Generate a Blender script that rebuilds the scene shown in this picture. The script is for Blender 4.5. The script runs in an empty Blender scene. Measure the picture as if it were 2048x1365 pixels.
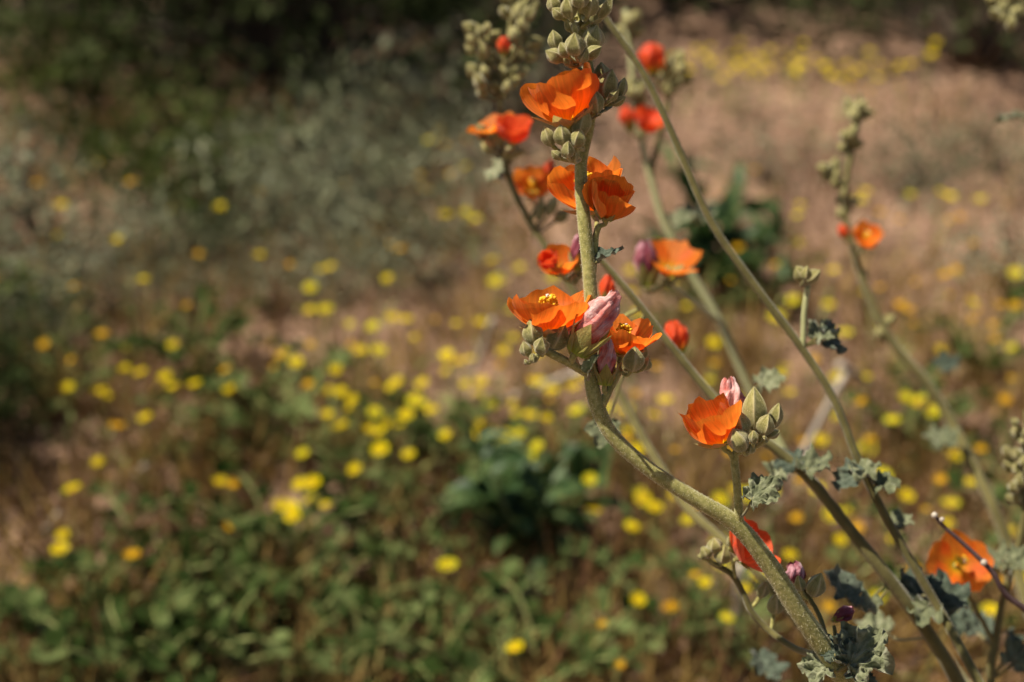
import bpy, math, random
import numpy as np
from mathutils import Vector, Matrix, noise as mnoise

# ------------------------------------------------------------------ camera, sky, sun, exposure
sc = bpy.context.scene
PITCH = math.radians(25.0); CAMZ = 0.75; LENS = 50.0; FOCUS = 0.478
cam_d = bpy.data.cameras.new('camera'); cam = bpy.data.objects.new('camera', cam_d)
sc.collection.objects.link(cam); sc.camera = cam
cam.location = (0, 0, CAMZ); cam.rotation_euler = (math.pi/2 - PITCH, 0, 0)
cam_d.lens = LENS; cam_d.sensor_width = 36.0; cam_d.clip_start = 0.01; cam_d.clip_end = 2000
cam_d.dof.use_dof = True; cam_d.dof.focus_distance = FOCUS; cam_d.dof.aperture_fstop = 7.2
cam_d.dof.aperture_blades = 0

TO_SUN = Vector((-0.50, 0.04, 0.84)).normalized()
world = bpy.data.worlds.new('World'); sc.world = world; world.use_nodes = True
wn = world.node_tree.nodes; wl = world.node_tree.links
sky = wn.new('ShaderNodeTexSky'); sky.sky_type = 'NISHITA'; sky.sun_disc = False
sky.sun_elevation = math.asin(TO_SUN.z); sky.sun_rotation = math.atan2(TO_SUN.x, TO_SUN.y)
wl.new(sky.outputs[0], wn['Background'].inputs[0]); wn['Background'].inputs[1].default_value = 0.05
sun_d = bpy.data.lights.new('sun', 'SUN'); sun_d.energy = 5.0; sun_d.angle = math.radians(0.53)
sun_d.color = (1.0, 0.93, 0.81)
sun = bpy.data.objects.new('sun', sun_d); sc.collection.objects.link(sun)
sun.rotation_euler = TO_SUN.to_track_quat('Z', 'Y').to_euler(); sun.location = (-3, 2, 6)
sc.view_settings.view_transform = 'Standard'; sc.view_settings.look = 'None'
sc.view_settings.exposure = 0.72; sc.view_settings.gamma = 1.0
sc.render.engine = 'CYCLES'
sc.cycles.use_denoising = True
sc.cycles.max_bounces = 5; sc.cycles.diffuse_bounces = 3; sc.cycles.transmission_bounces = 4; sc.cycles.glossy_bounces = 2
sc.cycles.use_adaptive_sampling = True; sc.cycles.adaptive_threshold = 0.02
sc.cycles.sample_clamp_indirect = 6.0

# ------------------------------------------------------------------ pixel -> place
FPX = 2048 * LENS / 36.0
RT = Vector((1, 0, 0)); FW = Vector((0, math.cos(PITCH), -math.sin(PITCH)))
UP = Vector((0, math.sin(PITCH), math.cos(PITCH))); CP = Vector((0, 0, CAMZ))
WUP = Vector((0, 0, 1))
def ray(px, py): return FW + RT*((px-1024)/FPX) + UP*((682.5-py)/FPX)
def at(px, py, d): return CP + ray(px, py)*d
def pxm(d): return d/FPX                     # metres per photo pixel at depth d
def onground(px, py, h=0.0):
    r = ray(px, py)
    return CP + r*((h-CAMZ)/r.z)
def lean(ang, toward=0.0):                   # direction in the picture plane (0 = up, + = right), leaning to the viewer
    a = math.radians(ang)
    return (RT*math.sin(a) + UP*math.cos(a) - FW*toward).normalized()
def upright(lx=0.0, ly=0.0):                 # near-vertical direction
    return (WUP + RT*lx + Vector((0, -1, 0))*ly).normalized()

# ------------------------------------------------------------------ object helpers
COL = sc.collection
WM = {}
def node(name, data, W=None, parent=None, **props):
    o = bpy.data.objects.new(name, data); COL.objects.link(o)
    W = Matrix.Identity(4) if W is None else W
    WM[o] = W
    if parent is not None:
        o.parent = parent; o.matrix_local = WM[parent].inverted() @ W
    else:
        o.matrix_world = W
    for k, v in props.items(): o[k] = v
    return o
def thing(name, loc, label, category, group=None, rotz=0.0, scale=1.0):
    W = Matrix.Translation(loc) @ Matrix.Rotation(rotz, 4, 'Z') @ Matrix.Scale(scale, 4)
    o = node(name, None, W, None, label=label, category=category)
    if group: o['group'] = group
    o.empty_display_size = 0.02
    return o
def mk(name, V, F, mat, uv=None, smooth=True):
    me = bpy.data.meshes.new(name)
    V = np.asarray(V, dtype=np.float32).reshape(-1, 3)
    me.from_pydata(V.tolist(), [], F)
    if smooth: me.shade_smooth()
    if uv is not None:
        lay = me.uv_layers.new(name='UVMap')
        idx = np.empty(len(me.loops), dtype=np.int32); me.loops.foreach_get('vertex_index', idx)
        lay.data.foreach_set('uv', np.asarray(uv, dtype=np.float32)[idx].ravel())
    for m in (mat if isinstance(mat, (list, tuple)) else [mat]): me.materials.append(m)
    return me
def mk_tris(name, V, n, mat, k=4):
    """n separate faces of k corners each, quickly"""
    me = bpy.data.meshes.new(name)
    V = np.ascontiguousarray(V, dtype=np.float32).reshape(-1, 3)
    me.vertices.add(len(V)); me.vertices.foreach_set('co', V.ravel())
    me.loops.add(n*k); me.loops.foreach_set('vertex_index', np.arange(n*k, dtype=np.int32))
    me.polygons.add(n); me.polygons.foreach_set('loop_start', np.arange(0, n*k, k, dtype=np.int32))
    me.update(calc_edges=True); me.validate()
    for m in (mat if isinstance(mat, (list, tuple)) else [mat]): me.materials.append(m)
    return me
def frame(z, spin=0.0):
    z = z.normalized()
    x = Vector((1, 0, 0)) if abs(z.x) < 0.9 else Vector((0, 1, 0))
    x = (x - z*x.dot(z)).normalized(); y = z.cross(x)
    return Matrix((x, y, z)).transposed().to_4x4() @ Matrix.Rotation(spin, 4, 'Z')
def base_m(p, axis, spin=0.0, s=1.0):
    return Matrix.Translation(p) @ frame(axis, spin) @ Matrix.Scale(s, 4)

def catmull(P, per=8):
    P = [np.array(p, dtype=float) for p in P]
    Q = [2*P[0]-P[1]] + P + [2*P[-1]-P[-2]]
    out = []
    for i in range(1, len(Q)-2):
        for k in range(per):
            t = k/per
            a, b, c, d = Q[i-1], Q[i], Q[i+1], Q[i+2]
            out.append(0.5*((2*b)+(-a+c)*t+(2*a-5*b+4*c-d)*t*t+(-a+3*b-3*c+d)*t**3))
    out.append(P[-1]); return out
def tube_geo(P4, segs=10, per=8, rough=0.0, seed=0, cap=True):
    """P4: points (x,y,z,radius) -> verts, faces"""
    pts = catmull(P4, per); n = len(pts)
    V = []; F = []
    T = []
    for i in range(n):
        a = pts[max(0, i-1)][:3]; b = pts[min(n-1, i+1)][:3]
        T.append(Vector(b-a).normalized())
    nx = frame(T[0]).to_3x3().col[0].copy()
    for i in range(n):
        t = T[i]; nx = (nx - t*nx.dot(t)).normalized(); ny = t.cross(nx)
        c = Vector(pts[i][:3]); r = pts[i][3]
        for k in range(segs):
            a = 2*math.pi*k/segs
            rr = r
            if rough:
                rr *= 1 + rough*mnoise.noise(Vector((math.cos(a)*2+seed, math.sin(a)*2, i*0.35)))
            V.append(c + nx*(math.cos(a)*rr) + ny*(math.sin(a)*rr))
    for i in range(n-1):
        for k in range(segs):
            k2 = (k+1) % segs
            F.append((i*segs+k, i*segs+k2, (i+1)*segs+k2, (i+1)*segs+k))
    if cap:
        F.append(tuple(range(segs-1, -1, -1))); F.append(tuple((n-1)*segs+k for k in range(segs)))
    return [tuple(v) for v in V], F
def tube(name, P4, mat, parent=None, segs=10, per=8, rough=0.0, seed=0, **props):
    V, F = tube_geo(P4, segs, per, rough, seed)
    W = Matrix.Translation(Vector(P4[0][:3]))
    V = np.array(V) - np.array(P4[0][:3])
    return node(name, mk(name, V, F, mat), W, parent, **props)
def join_geo(parts):
    V = []; F = []
    for v, f in parts:
        o = len(V); V += list(v); F += [tuple(i+o for i in q) for q in f]
    return V, F

# ------------------------------------------------------------------ materials
def nmat(name):
    m = bpy.data.materials.new(name); m.use_nodes = True
    nt = m.node_tree; nt.nodes.clear()
    out = nt.nodes.new('ShaderNodeOutputMaterial')
    return m, nt, out
def N(nt, t, **kw):
    n = nt.nodes.new(t)
    for k, v in kw.items(): setattr(n, k, v)
    return n
def ramp(nt, stops):
    r = N(nt, 'ShaderNodeValToRGB'); e = r.color_ramp.elements
    while len(e) < len(stops): e.new(0.5)
    for el, (p, c) in zip(e, stops): el.position = p; el.color = (*c, 1)
    return r
def leafy(name, cols, scale=60, transl=0.3, rough=0.6, sheen=0.0, bump=0.0, bscale=900, spec=0.3, obj_var=True, tcol=None, uvgrad=None, back=None, simple=False):
    """two-tone noisy surface, part of the light passing through it"""
    m, nt, out = nmat(name); L = nt.links.new
    tc = N(nt, 'ShaderNodeTexCoord')
    nz = N(nt, 'ShaderNodeTexNoise'); nz.inputs['Scale'].default_value = scale; nz.inputs['Detail'].default_value = 2
    geo = N(nt, 'ShaderNodeNewGeometry')
    L(geo.outputs['Position'], nz.inputs['Vector'])
    fac = nz.outputs['Fac']
    if obj_var:
        oi = N(nt, 'ShaderNodeObjectInfo')
        mx = N(nt, 'ShaderNodeMath', operation='MULTIPLY_ADD'); mx.inputs[1].default_value = 0.3; mx.inputs[2].default_value = -0.15
        L(oi.outputs['Random'], mx.inputs[0])
        ad = N(nt, 'ShaderNodeMath', operation='ADD'); L(fac, ad.inputs[0]); L(mx.outputs[0], ad.inputs[1]); fac = ad.outputs[0]
    n = len(cols)
    rp = ramp(nt, [(0.28+0.44*i/(n-1), c) for i, c in enumerate(cols)])
    L(fac, rp.inputs[0]); col = rp.outputs[0]
    if uvgrad:                                   # natural colour change from a petal's claw to its rim
        uv = N(nt, 'ShaderNodeUVMap'); sp = N(nt, 'ShaderNodeSeparateXYZ'); L(uv.outputs[0], sp.inputs[0])
        g = ramp(nt, uvgrad['stops']); L(sp.outputs['Y'], g.inputs[0])
        mixf = N(nt, 'ShaderNodeMapRange'); mixf.inputs['From Min'].default_value = 0.0; mixf.inputs['From Max'].default_value = uvgrad['end']
        mixf.interpolation_type = 'SMOOTHSTEP'
        L(sp.outputs['Y'], mixf.inputs['Value'])
        mc = N(nt, 'ShaderNodeMix', data_type='RGBA'); L(mixf.outputs[0], mc.inputs[0]); L(g.outputs[0], mc.inputs[6]); L(col, mc.inputs[7])
        col = mc.outputs[2]
        # fine veins along the petal
        cx = N(nt, 'ShaderNodeCombineXYZ'); mu = N(nt, 'ShaderNodeMath', operation='MULTIPLY'); mu.inputs[1].default_value = uvgrad.get('veins', 26)
        L(sp.outputs['X'], mu.inputs[0]); L(mu.outputs[0], cx.inputs[0])
        ms = N(nt, 'ShaderNodeMath', operation='MULTIPLY'); ms.inputs[1].default_value = 1.6; L(sp.outputs['Y'], ms.inputs[0]); L(ms.outputs[0], cx.inputs[1])
        L(N(nt, 'ShaderNodeObjectInfo').outputs['Random'], cx.inputs[2])
        vn = N(nt, 'ShaderNodeTexNoise'); vn.inputs['Scale'].default_value = 1.0; vn.inputs['Detail'].default_value = 2; L(cx.outputs[0], vn.inputs['Vector'])
        vr = N(nt, 'ShaderNodeMapRange'); vr.inputs['From Min'].default_value = .35; vr.inputs['From Max'].default_value = .65
        vr.inputs['To Min'].default_value = uvgrad.get('vlo', .86); vr.inputs['To Max'].default_value = 1.06; L(vn.outputs['Fac'], vr.inputs['Value'])
        vm = N(nt, 'ShaderNodeMix', data_type='RGBA', blend_type='MULTIPLY'); vm.inputs[0].default_value = 1
        L(col, vm.inputs[6]); L(vr.outputs[0], vm.inputs[7]); col = vm.outputs[2]
    if uvgrad and uvgrad.get('edge'):            # pale woolly margins
        e1 = N(nt, 'ShaderNodeMath', operation='SUBTRACT'); e1.inputs[1].default_value = .5; L(sp.outputs['X'], e1.inputs[0])
        e2 = N(nt, 'ShaderNodeMath', operation='ABSOLUTE'); L(e1.outputs[0], e2.inputs[0])
        e3 = N(nt, 'ShaderNodeMapRange'); e3.inputs['From Min'].default_value = .33; e3.inputs['From Max'].default_value = .49; e3.inputs['To Max'].default_value = .85; L(e2.outputs[0], e3.inputs['Value'])
        e4 = N(nt, 'ShaderNodeMix', data_type='RGBA'); L(e3.outputs[0], e4.inputs[0]); L(col, e4.inputs[6]); e4.inputs[7].default_value = (*uvgrad['edge'], 1); col = e4.outputs[2]
    if back:
        mb = N(nt, 'ShaderNodeMix', data_type='RGBA'); L(geo.outputs['Backfacing'], mb.inputs[0]); L(col, mb.inputs[6]); mb.inputs[7].default_value = (*back, 1); col = mb.outputs[2]
    if simple:
        p = N(nt, 'ShaderNodeBsdfDiffuse'); L(col, p.inputs['Color'])
        if transl:
            t = N(nt, 'ShaderNodeBsdfTranslucent'); L(col, t.inputs[0]); ms = N(nt, 'ShaderNodeMixShader'); ms.inputs[0].default_value = transl
            L(p.outputs[0], ms.inputs[1]); L(t.outputs[0], ms.inputs[2]); L(ms.outputs[0], out.inputs[0])
        else: L(p.outputs[0], out.inputs[0])
        return m
    p = N(nt, 'ShaderNodeBsdfPrincipled'); L(col, p.inputs['Base Color'])
    p.inputs['Roughness'].default_value = rough; p.inputs['Specular IOR Level'].default_value = spec
    if sheen:
        p.inputs['Sheen Weight'].default_value = sheen; p.inputs['Sheen Roughness'].default_value = 0.45
        p.inputs['Sheen Tint'].default_value = (1, .95, .8, 1)
    if bump:
        b = N(nt, 'ShaderNodeBump'); b.inputs['Strength'].default_value = bump; b.inputs['Distance'].default_value = 0.0006
        bn = N(nt, 'ShaderNodeTexNoise'); bn.inputs['Scale'].default_value = bscale; bn.inputs['Detail'].default_value = 3
        L(geo.outputs['Position'], bn.inputs['Vector']); L(bn.outputs['Fac'], b.inputs['Height']); L(b.outputs[0], p.inputs['Normal'])
    sh = p.outputs[0]
    if transl:
        t = N(nt, 'ShaderNodeBsdfTranslucent')
        if tcol:
            tm = N(nt, 'ShaderNodeMix', data_type='RGBA', blend_type='MULTIPLY'); tm.inputs[0].default_value = 1
            L(col, tm.inputs[6]); tm.inputs[7].default_value = (*tcol, 1); L(tm.outputs[2], t.inputs[0])
        else: L(col, t.inputs[0])
        ms = N(nt, 'ShaderNodeMixShader'); ms.inputs[0].default_value = transl
        L(sh, ms.inputs[1]); L(t.outputs[0], ms.inputs[2]); sh = ms.outputs[0]
    L(sh, out.inputs[0]); return m

PETAL_STOPS = [(0.0, (.55, .55, .02)), (.10, (.85, .48, .015)), (.26, (.94, .40, .012)), (.6, (.92, .23, .02))]
M = {}
M['petal'] = leafy('petal_orange', [(.90, .21, .018), (.95, .27, .026), (.93, .24, .026)], 220, .68, .5, .15, .25, 2500, .25,
                   uvgrad=dict(stops=PETAL_STOPS, end=.62, veins=30, vlo=.82))
M['petal_red'] = leafy('petal_red_orange', [(.82, .085, .02), (.88, .12, .022)], 220, .45, .5, .15, .25, 2500, .25,
                   uvgrad=dict(stops=[(0, (.6, .5, .03)), (.12, (.8, .25, .02)), (.4, (.86, .12, .02))], end=.6, veins=30, vlo=.8))
M['petal_pink'] = leafy('petal_wilted_pink', [(.66, .13, .09), (.80, .34, .29), (.86, .58, .52)], 330, .3, .55, .25, .5, 1400, .3,
                   uvgrad=dict(stops=[(0, (.62, .40, .10)), (.2, (.75, .10, .05)), (.45, (.80, .22, .2))], end=.62, veins=40, vlo=.7))
M['petal_maroon'] = leafy('petal_wilted_maroon', [(.14, .02, .03), (.26, .05, .07), (.5, .25, .28)], 260, .2, .5, .2, .4, 1400, .3)
M['anther'] = leafy('anther_yellow', [(.85, .42, .01), (.95, .62, .03)], 900, .25, .6)
M['stigma'] = leafy('stigma_pale', [(.8, .62, .5), (.9, .8, .7)], 900, .2, .6)
M['stem'] = leafy('stem_fuzzy', [(.19, .175, .05), (.28, .255, .075), (.38, .345, .125)], 700, .0, .8, .4, .3, 3600, .15, obj_var=False)
M['stem_soft'] = leafy('stem_soft', [(.10, .085, .026), (.16, .135, .045)], 160, .0, .8, .3, .4, 900, .15)
M['stem_pale'] = leafy('stem_pale', [(.26, .26, .11), (.34, .33, .16)], 160, .0, .8, .3, .4, 900, .15)
M['twig'] = leafy('twig_dark', [(.07, .04, .035), (.13, .08, .07)], 300, .0, .8)
M['bud'] = leafy('bud_felt', [(.20, .18, .05), (.31, .275, .085), (.42, .37, .14)], 700, .12, .8, .5, .5, 3200, .12,
                 uvgrad=dict(stops=[(0, (.25, .235, .09)), (.5, (.24, .22, .08)), (1, (.22, .19, .065))], end=.9, veins=14, vlo=.7, edge=(.48, .42, .21)))
M['sepal'] = leafy('sepal_thin', [(.34, .31, .07), (.46, .40, .13)], 420, .5, .75, .4, .6, 1600, .15,
                   uvgrad=dict(stops=[(0, (.40, .50, .05)), (.4, (.36, .36, .09))], end=.7, veins=16, vlo=.78))
M['fuzz'] = leafy('fuzz_hair', [(.62, .56, .34), (.76, .70, .48)], 300, .4, .7, obj_var=False)
M['leaf'] = leafy('leaf_felted', [(.075, .085, .04), (.135, .145, .07), (.23, .235, .135)], 330, .10, .75, .45, .6, 1200, .2)
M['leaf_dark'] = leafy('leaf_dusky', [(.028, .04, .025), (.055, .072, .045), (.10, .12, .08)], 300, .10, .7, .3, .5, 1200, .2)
# background plants
M['grey'] = leafy('foliage_grey_green', [(.10, .105, .055), (.19, .195, .11), (.31, .315, .20)], 9, .25, .7, simple=True)
M['green'] = leafy('foliage_green', [(.045, .06, .016), (.09, .11, .03), (.18, .20, .07)], 9, .3, .5, simple=True)
M['herb'] = leafy('herb_leaf', [(.011, .020, .004), (.032, .050, .013), (.12, .145, .05)], 30, .15, .45, simple=True)
M['herb_stem'] = leafy('herb_stem', [(.14, .16, .05), (.23, .24, .09)], 60, .0, .6, simple=True)
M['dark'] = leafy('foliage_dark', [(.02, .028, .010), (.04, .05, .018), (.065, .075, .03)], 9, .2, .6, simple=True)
M['tuft'] = leafy('tuft_leaf', [(.02, .045, .011), (.045, .08, .02), (.11, .15, .05)], 40, .2, .5, spec=.25)
M['wood'] = leafy('wood_grey', [(.07, .055, .04), (.14, .11, .08)], 60, .0, .9, simple=True)
M['dry'] = leafy('dry_stick', [(.36, .30, .23), (.50, .43, .34)], 60, .0, .8)
M['straw'] = leafy('dry_grass', [(.16, .095, .03), (.34, .22, .07), (.52, .38, .16)], 7, .15, .8, simple=True)
M['redbrown'] = leafy('dry_red_stems', [(.10, .05, .025), (.19, .10, .045)], 9, .1, .8, simple=True)
M['yellow'] = leafy('ray_floret_yellow', [(.62, .48, .005), (.76, .62, .01)], 40, .35, .5, simple=True)
M['lemon'] = leafy('ray_floret_lemon', [(.56, .50, .012), (.66, .62, .03)], 40, .35, .5, simple=True)
M['gold'] = leafy('ray_floret_gold', [(.52, .25, .008), (.62, .35, .012)], 40, .35, .5, simple=True)
M['disc'] = leafy('disc_floret', [(.62, .32, .01), (.75, .45, .02)], 200, .1, .7, simple=True)
M['pebble'] = leafy('pebble', [(.20, .14, .10), (.34, .25, .19), (.46, .38, .32)], 25, .0, .85, simple=True)

def soil():
    m, nt, out = nmat('sandy_soil'); L = nt.links.new
    geo = N(nt, 'ShaderNodeNewGeometry')
    n1 = N(nt, 'ShaderNodeTexNoise'); n1.inputs['Scale'].default_value = 3.2; n1.inputs['Detail'].default_value = 8; n1.inputs['Roughness'].default_value = .65
    n2 = N(nt, 'ShaderNodeTexNoise'); n2.inputs['Scale'].default_value = 42; n2.inputs['Detail'].default_value = 6
    n3 = N(nt, 'ShaderNodeTexVoronoi'); n3.inputs['Scale'].default_value = 130
    for n in (n1, n2, n3): L(geo.outputs['Position'], n.inputs['Vector'])
    r1 = ramp(nt, [(.32, (.16, .098, .062)), (.5, (.31, .195, .128)), (.68, (.46, .31, .21))]); L(n1.outputs['Fac'], r1.inputs[0])
    r2 = ramp(nt, [(.34, (.42, .38, .36)), (.62, (1.05, 1.0, .98))]); L(n2.outputs['Fac'], r2.inputs[0])
    mx = N(nt, 'ShaderNodeMix', data_type='RGBA', blend_type='MULTIPLY'); mx.inputs[0].default_value = .9
    L(r1.outputs[0], mx.inputs[6]); L(r2.outputs[0], mx.inputs[7])
    p = N(nt, 'ShaderNodeBsdfPrincipled'); p.inputs['Roughness'].default_value = .95; p.inputs['Specular IOR Level'].default_value = .1
    L(mx.outputs[2], p.inputs['Base Color'])
    b = N(nt, 'ShaderNodeBump'); b.inputs['Strength'].default_value = .9; b.inputs['Distance'].default_value = .006
    ad = N(nt, 'ShaderNodeMath', operation='ADD'); L(n2.outputs['Fac'], ad.inputs[0]); L(n3.outputs['Distance'], ad.inputs[1])
    L(ad.outputs[0], b.inputs['Height']); L(b.outputs[0], p.inputs['Normal'])
    L(p.outputs[0], out.inputs[0]); return m
M['soil'] = soil()

# ------------------------------------------------------------------ ground
def gz(x, y):
    d = math.hypot(x, y-1.6)
    a = min(1.0, 6/(d+1e-6))
    return a*(0.018*mnoise.noise(Vector((x*1.7, y*1.7, 3))) + 0.008*mnoise.noise(Vector((x*6, y*6, 9))))
def ground():
    n = 170
    ts = np.linspace(-1, 1, n)
    ax = np.sign(ts)*(2.6*np.abs(ts) + 300*np.abs(ts)**9)
    V = []; F = []
    for j in range(n):
        for i in range(n):
            x, y = ax[i], ax[j]+1.8
            V.append((x, y, gz(x, y)))
    for j in range(n-1):
        for i in range(n-1):
            a = j*n+i; F.append((a, a+1, a+n+1, a+n))
    node('ground', mk('ground', V, F, M['soil']), kind='structure', label='reddish tan sandy desert soil')
ground()
def gp(px, py, h=0.0):
    p = onground(px, py, h)
    return Vector((p.x, p.y, gz(p.x, p.y)))

# ------------------------------------------------------------------ background plants
rnd = random.Random(11); rng = np.random.default_rng(5)
def leaf_quads(P, D, Lh, Wd, curl=.25):
    """diamond leaves: base P, direction D (unit), length, width -> verts (n,4,3)"""
    n = len(P)
    R = rng.normal(size=(n, 3)); S = np.cross(D, R); S /= np.linalg.norm(S, axis=1)[:, None]+1e-9
    Nn = np.cross(S, D)
    Lh = np.asarray(Lh).reshape(-1, 1); Wd = np.asarray(Wd).reshape(-1, 1)
    mid = P + D*Lh*.5
    a = mid + S*Wd*.5 + Nn*Lh*curl*.3; b = mid - S*Wd*.5 + Nn*Lh*curl*.3; t = P + D*Lh
    return np.stack([P, a, t, b], axis=1)
def unit(n):
    v = rng.normal(size=(n, 3)); return v/np.linalg.norm(v, axis=1)[:, None]
def shrub_meshes(kind, h, r, n, leaf, mat, nstem=26, hollow=.35, clumps=26):
    """foliage in clumps along branch ends + twigs"""
    C = []; stems = []
    for i in range(clumps):
        a = rnd.random()*6.283; q = math.sqrt(rnd.random())*.95
        zz = h*(.25+.72*rnd.random())*(1-.45*q*q)
        c = Vector((math.cos(a)*q*r, math.sin(a)*q*r, zz)); C.append(c)
        mid = Vector((c.x*.45+rnd.uniform(-.1, .1)*r, c.y*.45+rnd.uniform(-.1, .1)*r, zz*.55))
        stems.append(tube_geo([(c.x*.05, c.y*.05, -.02, .006*h/.4), (*mid, .004*h/.4), (*c, .0015*h/.4)], 5, 3))
    C = np.array([tuple(c) for c in C])
    idx = rng.integers(0, len(C), n)
    off = rng.normal(size=(n, 3))*np.array([.19, .19, .15])*np.array([r, r, h])
    P = C[idx]+off; P[:, 2] = np.clip(P[:, 2], .01, None)
    D = unit(n)*.8 + off/np.linalg.norm(off, axis=1)[:, None]*.5 + np.array([0, 0, .45]); D /= np.linalg.norm(D, axis=1)[:, None]
    L = leaf*rng.uniform(.6, 1.4, n); Q = leaf_quads(P, D, L, L*rng.uniform(.35, .6, n))
    fm = mk_tris(kind+'_foliage', Q, n, mat)
    V, F = join_geo(stems); sm = mk(kind+'_branches', V, F, M['wood'])
    return fm, sm
def put_shrub(name, ms, loc, s, rz, label, cat, group):
    t = thing(name, loc, label, cat, group, rz, s)
    node('crown', ms[0], WM[t].copy(), t); node('branches', ms[1], WM[t].copy(), t)
    return t

GREY = [shrub_meshes('grey', .26, .26, 420, .026, M['grey'], clumps=22) for _ in range(3)]
GREEN = [shrub_meshes('green', .22, .19, 420, .034, M['green'], clumps=16) for _ in range(2)]
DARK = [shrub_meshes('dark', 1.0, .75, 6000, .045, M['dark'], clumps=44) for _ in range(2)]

# dark shrubs at the back, and the ones whose shade falls along the frame's edge
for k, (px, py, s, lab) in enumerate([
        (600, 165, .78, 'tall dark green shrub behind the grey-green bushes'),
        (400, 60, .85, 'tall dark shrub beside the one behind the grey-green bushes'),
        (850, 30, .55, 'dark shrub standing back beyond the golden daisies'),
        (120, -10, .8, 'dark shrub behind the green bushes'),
        (1640, -25, .5, 'added dark shrub behind the yellow band, put there to shade the soil'),  # added past the frame's top edge so its shade darkens the soil
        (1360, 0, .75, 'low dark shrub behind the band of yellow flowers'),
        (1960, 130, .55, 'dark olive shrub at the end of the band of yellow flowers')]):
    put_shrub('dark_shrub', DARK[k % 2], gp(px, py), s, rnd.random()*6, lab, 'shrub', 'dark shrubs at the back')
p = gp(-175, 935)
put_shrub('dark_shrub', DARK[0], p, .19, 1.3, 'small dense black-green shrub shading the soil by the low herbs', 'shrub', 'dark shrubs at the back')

gs = [(60, 330), (190, 300), (300, 380), (100, 470), (230, 480), (60, 600), (330, 520), (100, 620),
      (520, 330), (640, 300), (760, 290), (560, 420), (680, 410), (780, 400), (590, 470), (700, 460), (430, 440), (430, 330), (840, 330), (870, 230),
      (330, 480), (480, 520), (620, 545), (760, 500), (250, 590), (400, 600), (850, 440), (540, 590), (700, 560), (880, 530), (60, 680), (40, 200), (180, 180), (300, 150), (80, 100), (220, 60), (-80, 120), (380, 230), (1000, 150), (940, 90), (-150, 420), (-120, 620), (-250, 250),
      (1800, 345), (1860, 330), (1980, 300), (2120, 380), (2050, 560), (1030, 60), (1150, 90), (1540, 320)]
for k, (px, py) in enumerate(gs):
    warm = px < 450 and py < 480
    ms = GREY[k % 3] if (not warm or k % 3 == 0) else GREEN[k % 2]
    small = .42 if px > 1000 else rnd.uniform(.3, .42) if py >= 480 else rnd.uniform(.42, .72)
    nm, lb = (('grey_green_bush', 'loose grey-green bush with small pale leaves '+('on open soil behind the leaning stems' if px > 1000 else 'at the foot of the dark shrubs' if py < 340 else 'beside the orange-gold daisies' if px > 450 else 'among green bushes')) if ms in GREY else
              ('green_bush', 'low green leafy bush '+('under the dark shrubs' if py < 340 else 'before the herbs and daisies' if py > 560 else 'among grey-green bushes')))
    put_shrub(nm, ms, gp(px, py+40), small, rnd.random()*6, lb, 'bush', nm.replace('_', ' ')+'es on the sandy soil')

# low leafy herbs: sprawling pale stems with small rounded leaves
def herb_leaf_mesh(i):
    V = [(0, 0, 0)]; F = []; n = 9
    for k in range(n):
        a = math.pi*(-.5+k/(n-1))*1.05
        rr = (.55+.45*math.cos(a*.6))*(1+.10*math.sin(k*2.6+i))
        V.append((math.sin(a)*rr*.52, .5+math.cos(a)*.5*rr, .10*abs(math.sin(a))+.05*math.sin(k*2.1+i)))
    V.append((0, .5, -.03)); c = len(V)-1
    for k in range(1, n): F.append((c, k+1, k))
    F.append((c, 1, 0)); F.append((c, 0, n))
    return mk('herb_leaf', V, F, M['herb'])
HLEAF = [herb_leaf_mesh(i) for i in range(4)]
def herb_plan(seed, nst, reach, h):
    r = random.Random(seed); stems = []; leaves = []
    for i in range(nst):
        a = 6.283*i/nst + r.uniform(-.5, .5); ln = reach*r.uniform(.55, 1.1); hh = h*r.uniform(.5, 1.1)
        pts = []
        for k in range(5):
            q = k/4; pts.append((math.cos(a+q*.5)*ln*q, math.sin(a+q*.5)*ln*q, hh*math.sin(q*1.9)-.004*(k == 0), .0022*(1-.6*q)))
        stems.append(tube_geo(pts, 6, 4))
        for k in range(11):
            q = .12+.88*k/10
            side = (1 if k % 2 else -1)
            P = Vector((math.cos(a+q*.5)*ln*q, math.sin(a+q*.5)*ln*q, hh*math.sin(q*1.9)))
            d = Vector((math.cos(a+q*.5+side*1.1), math.sin(a+q*.5+side*1.1), r.uniform(.1, .8))).normalized()
            leaves.append((P, d, r.uniform(.010, .019), r.random()*1.6-.8))
    return stems, leaves
HERBS = [herb_plan(100+i, 7, .095, .07) for i in range(4)]
HSTEM = []; HMERGED = []
for st, lv in HERBS:
    V, F = join_geo(st); HSTEM.append(mk('herb_stems', V, F, M['herb_stem']))
    V = []; F = []
    for j, (P, d, s, roll) in enumerate(lv):
        me = HLEAF[j % 4]
        y = d; x = y.cross(WUP).normalized(); z = x.cross(y)
        Mx = Matrix.Translation(P) @ Matrix((x, y, z)).transposed().to_4x4() @ Matrix.Rotation(roll, 4, 'Y') @ Matrix.Scale(s, 4)
        o = len(V); V += [tuple(Mx @ v.co) for v in me.vertices]; F += [tuple(i+o for i in pl.vertices) for pl in me.polygons]
    HMERGED.append(mk('herb_foliage', V, F, M['herb']))
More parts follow.
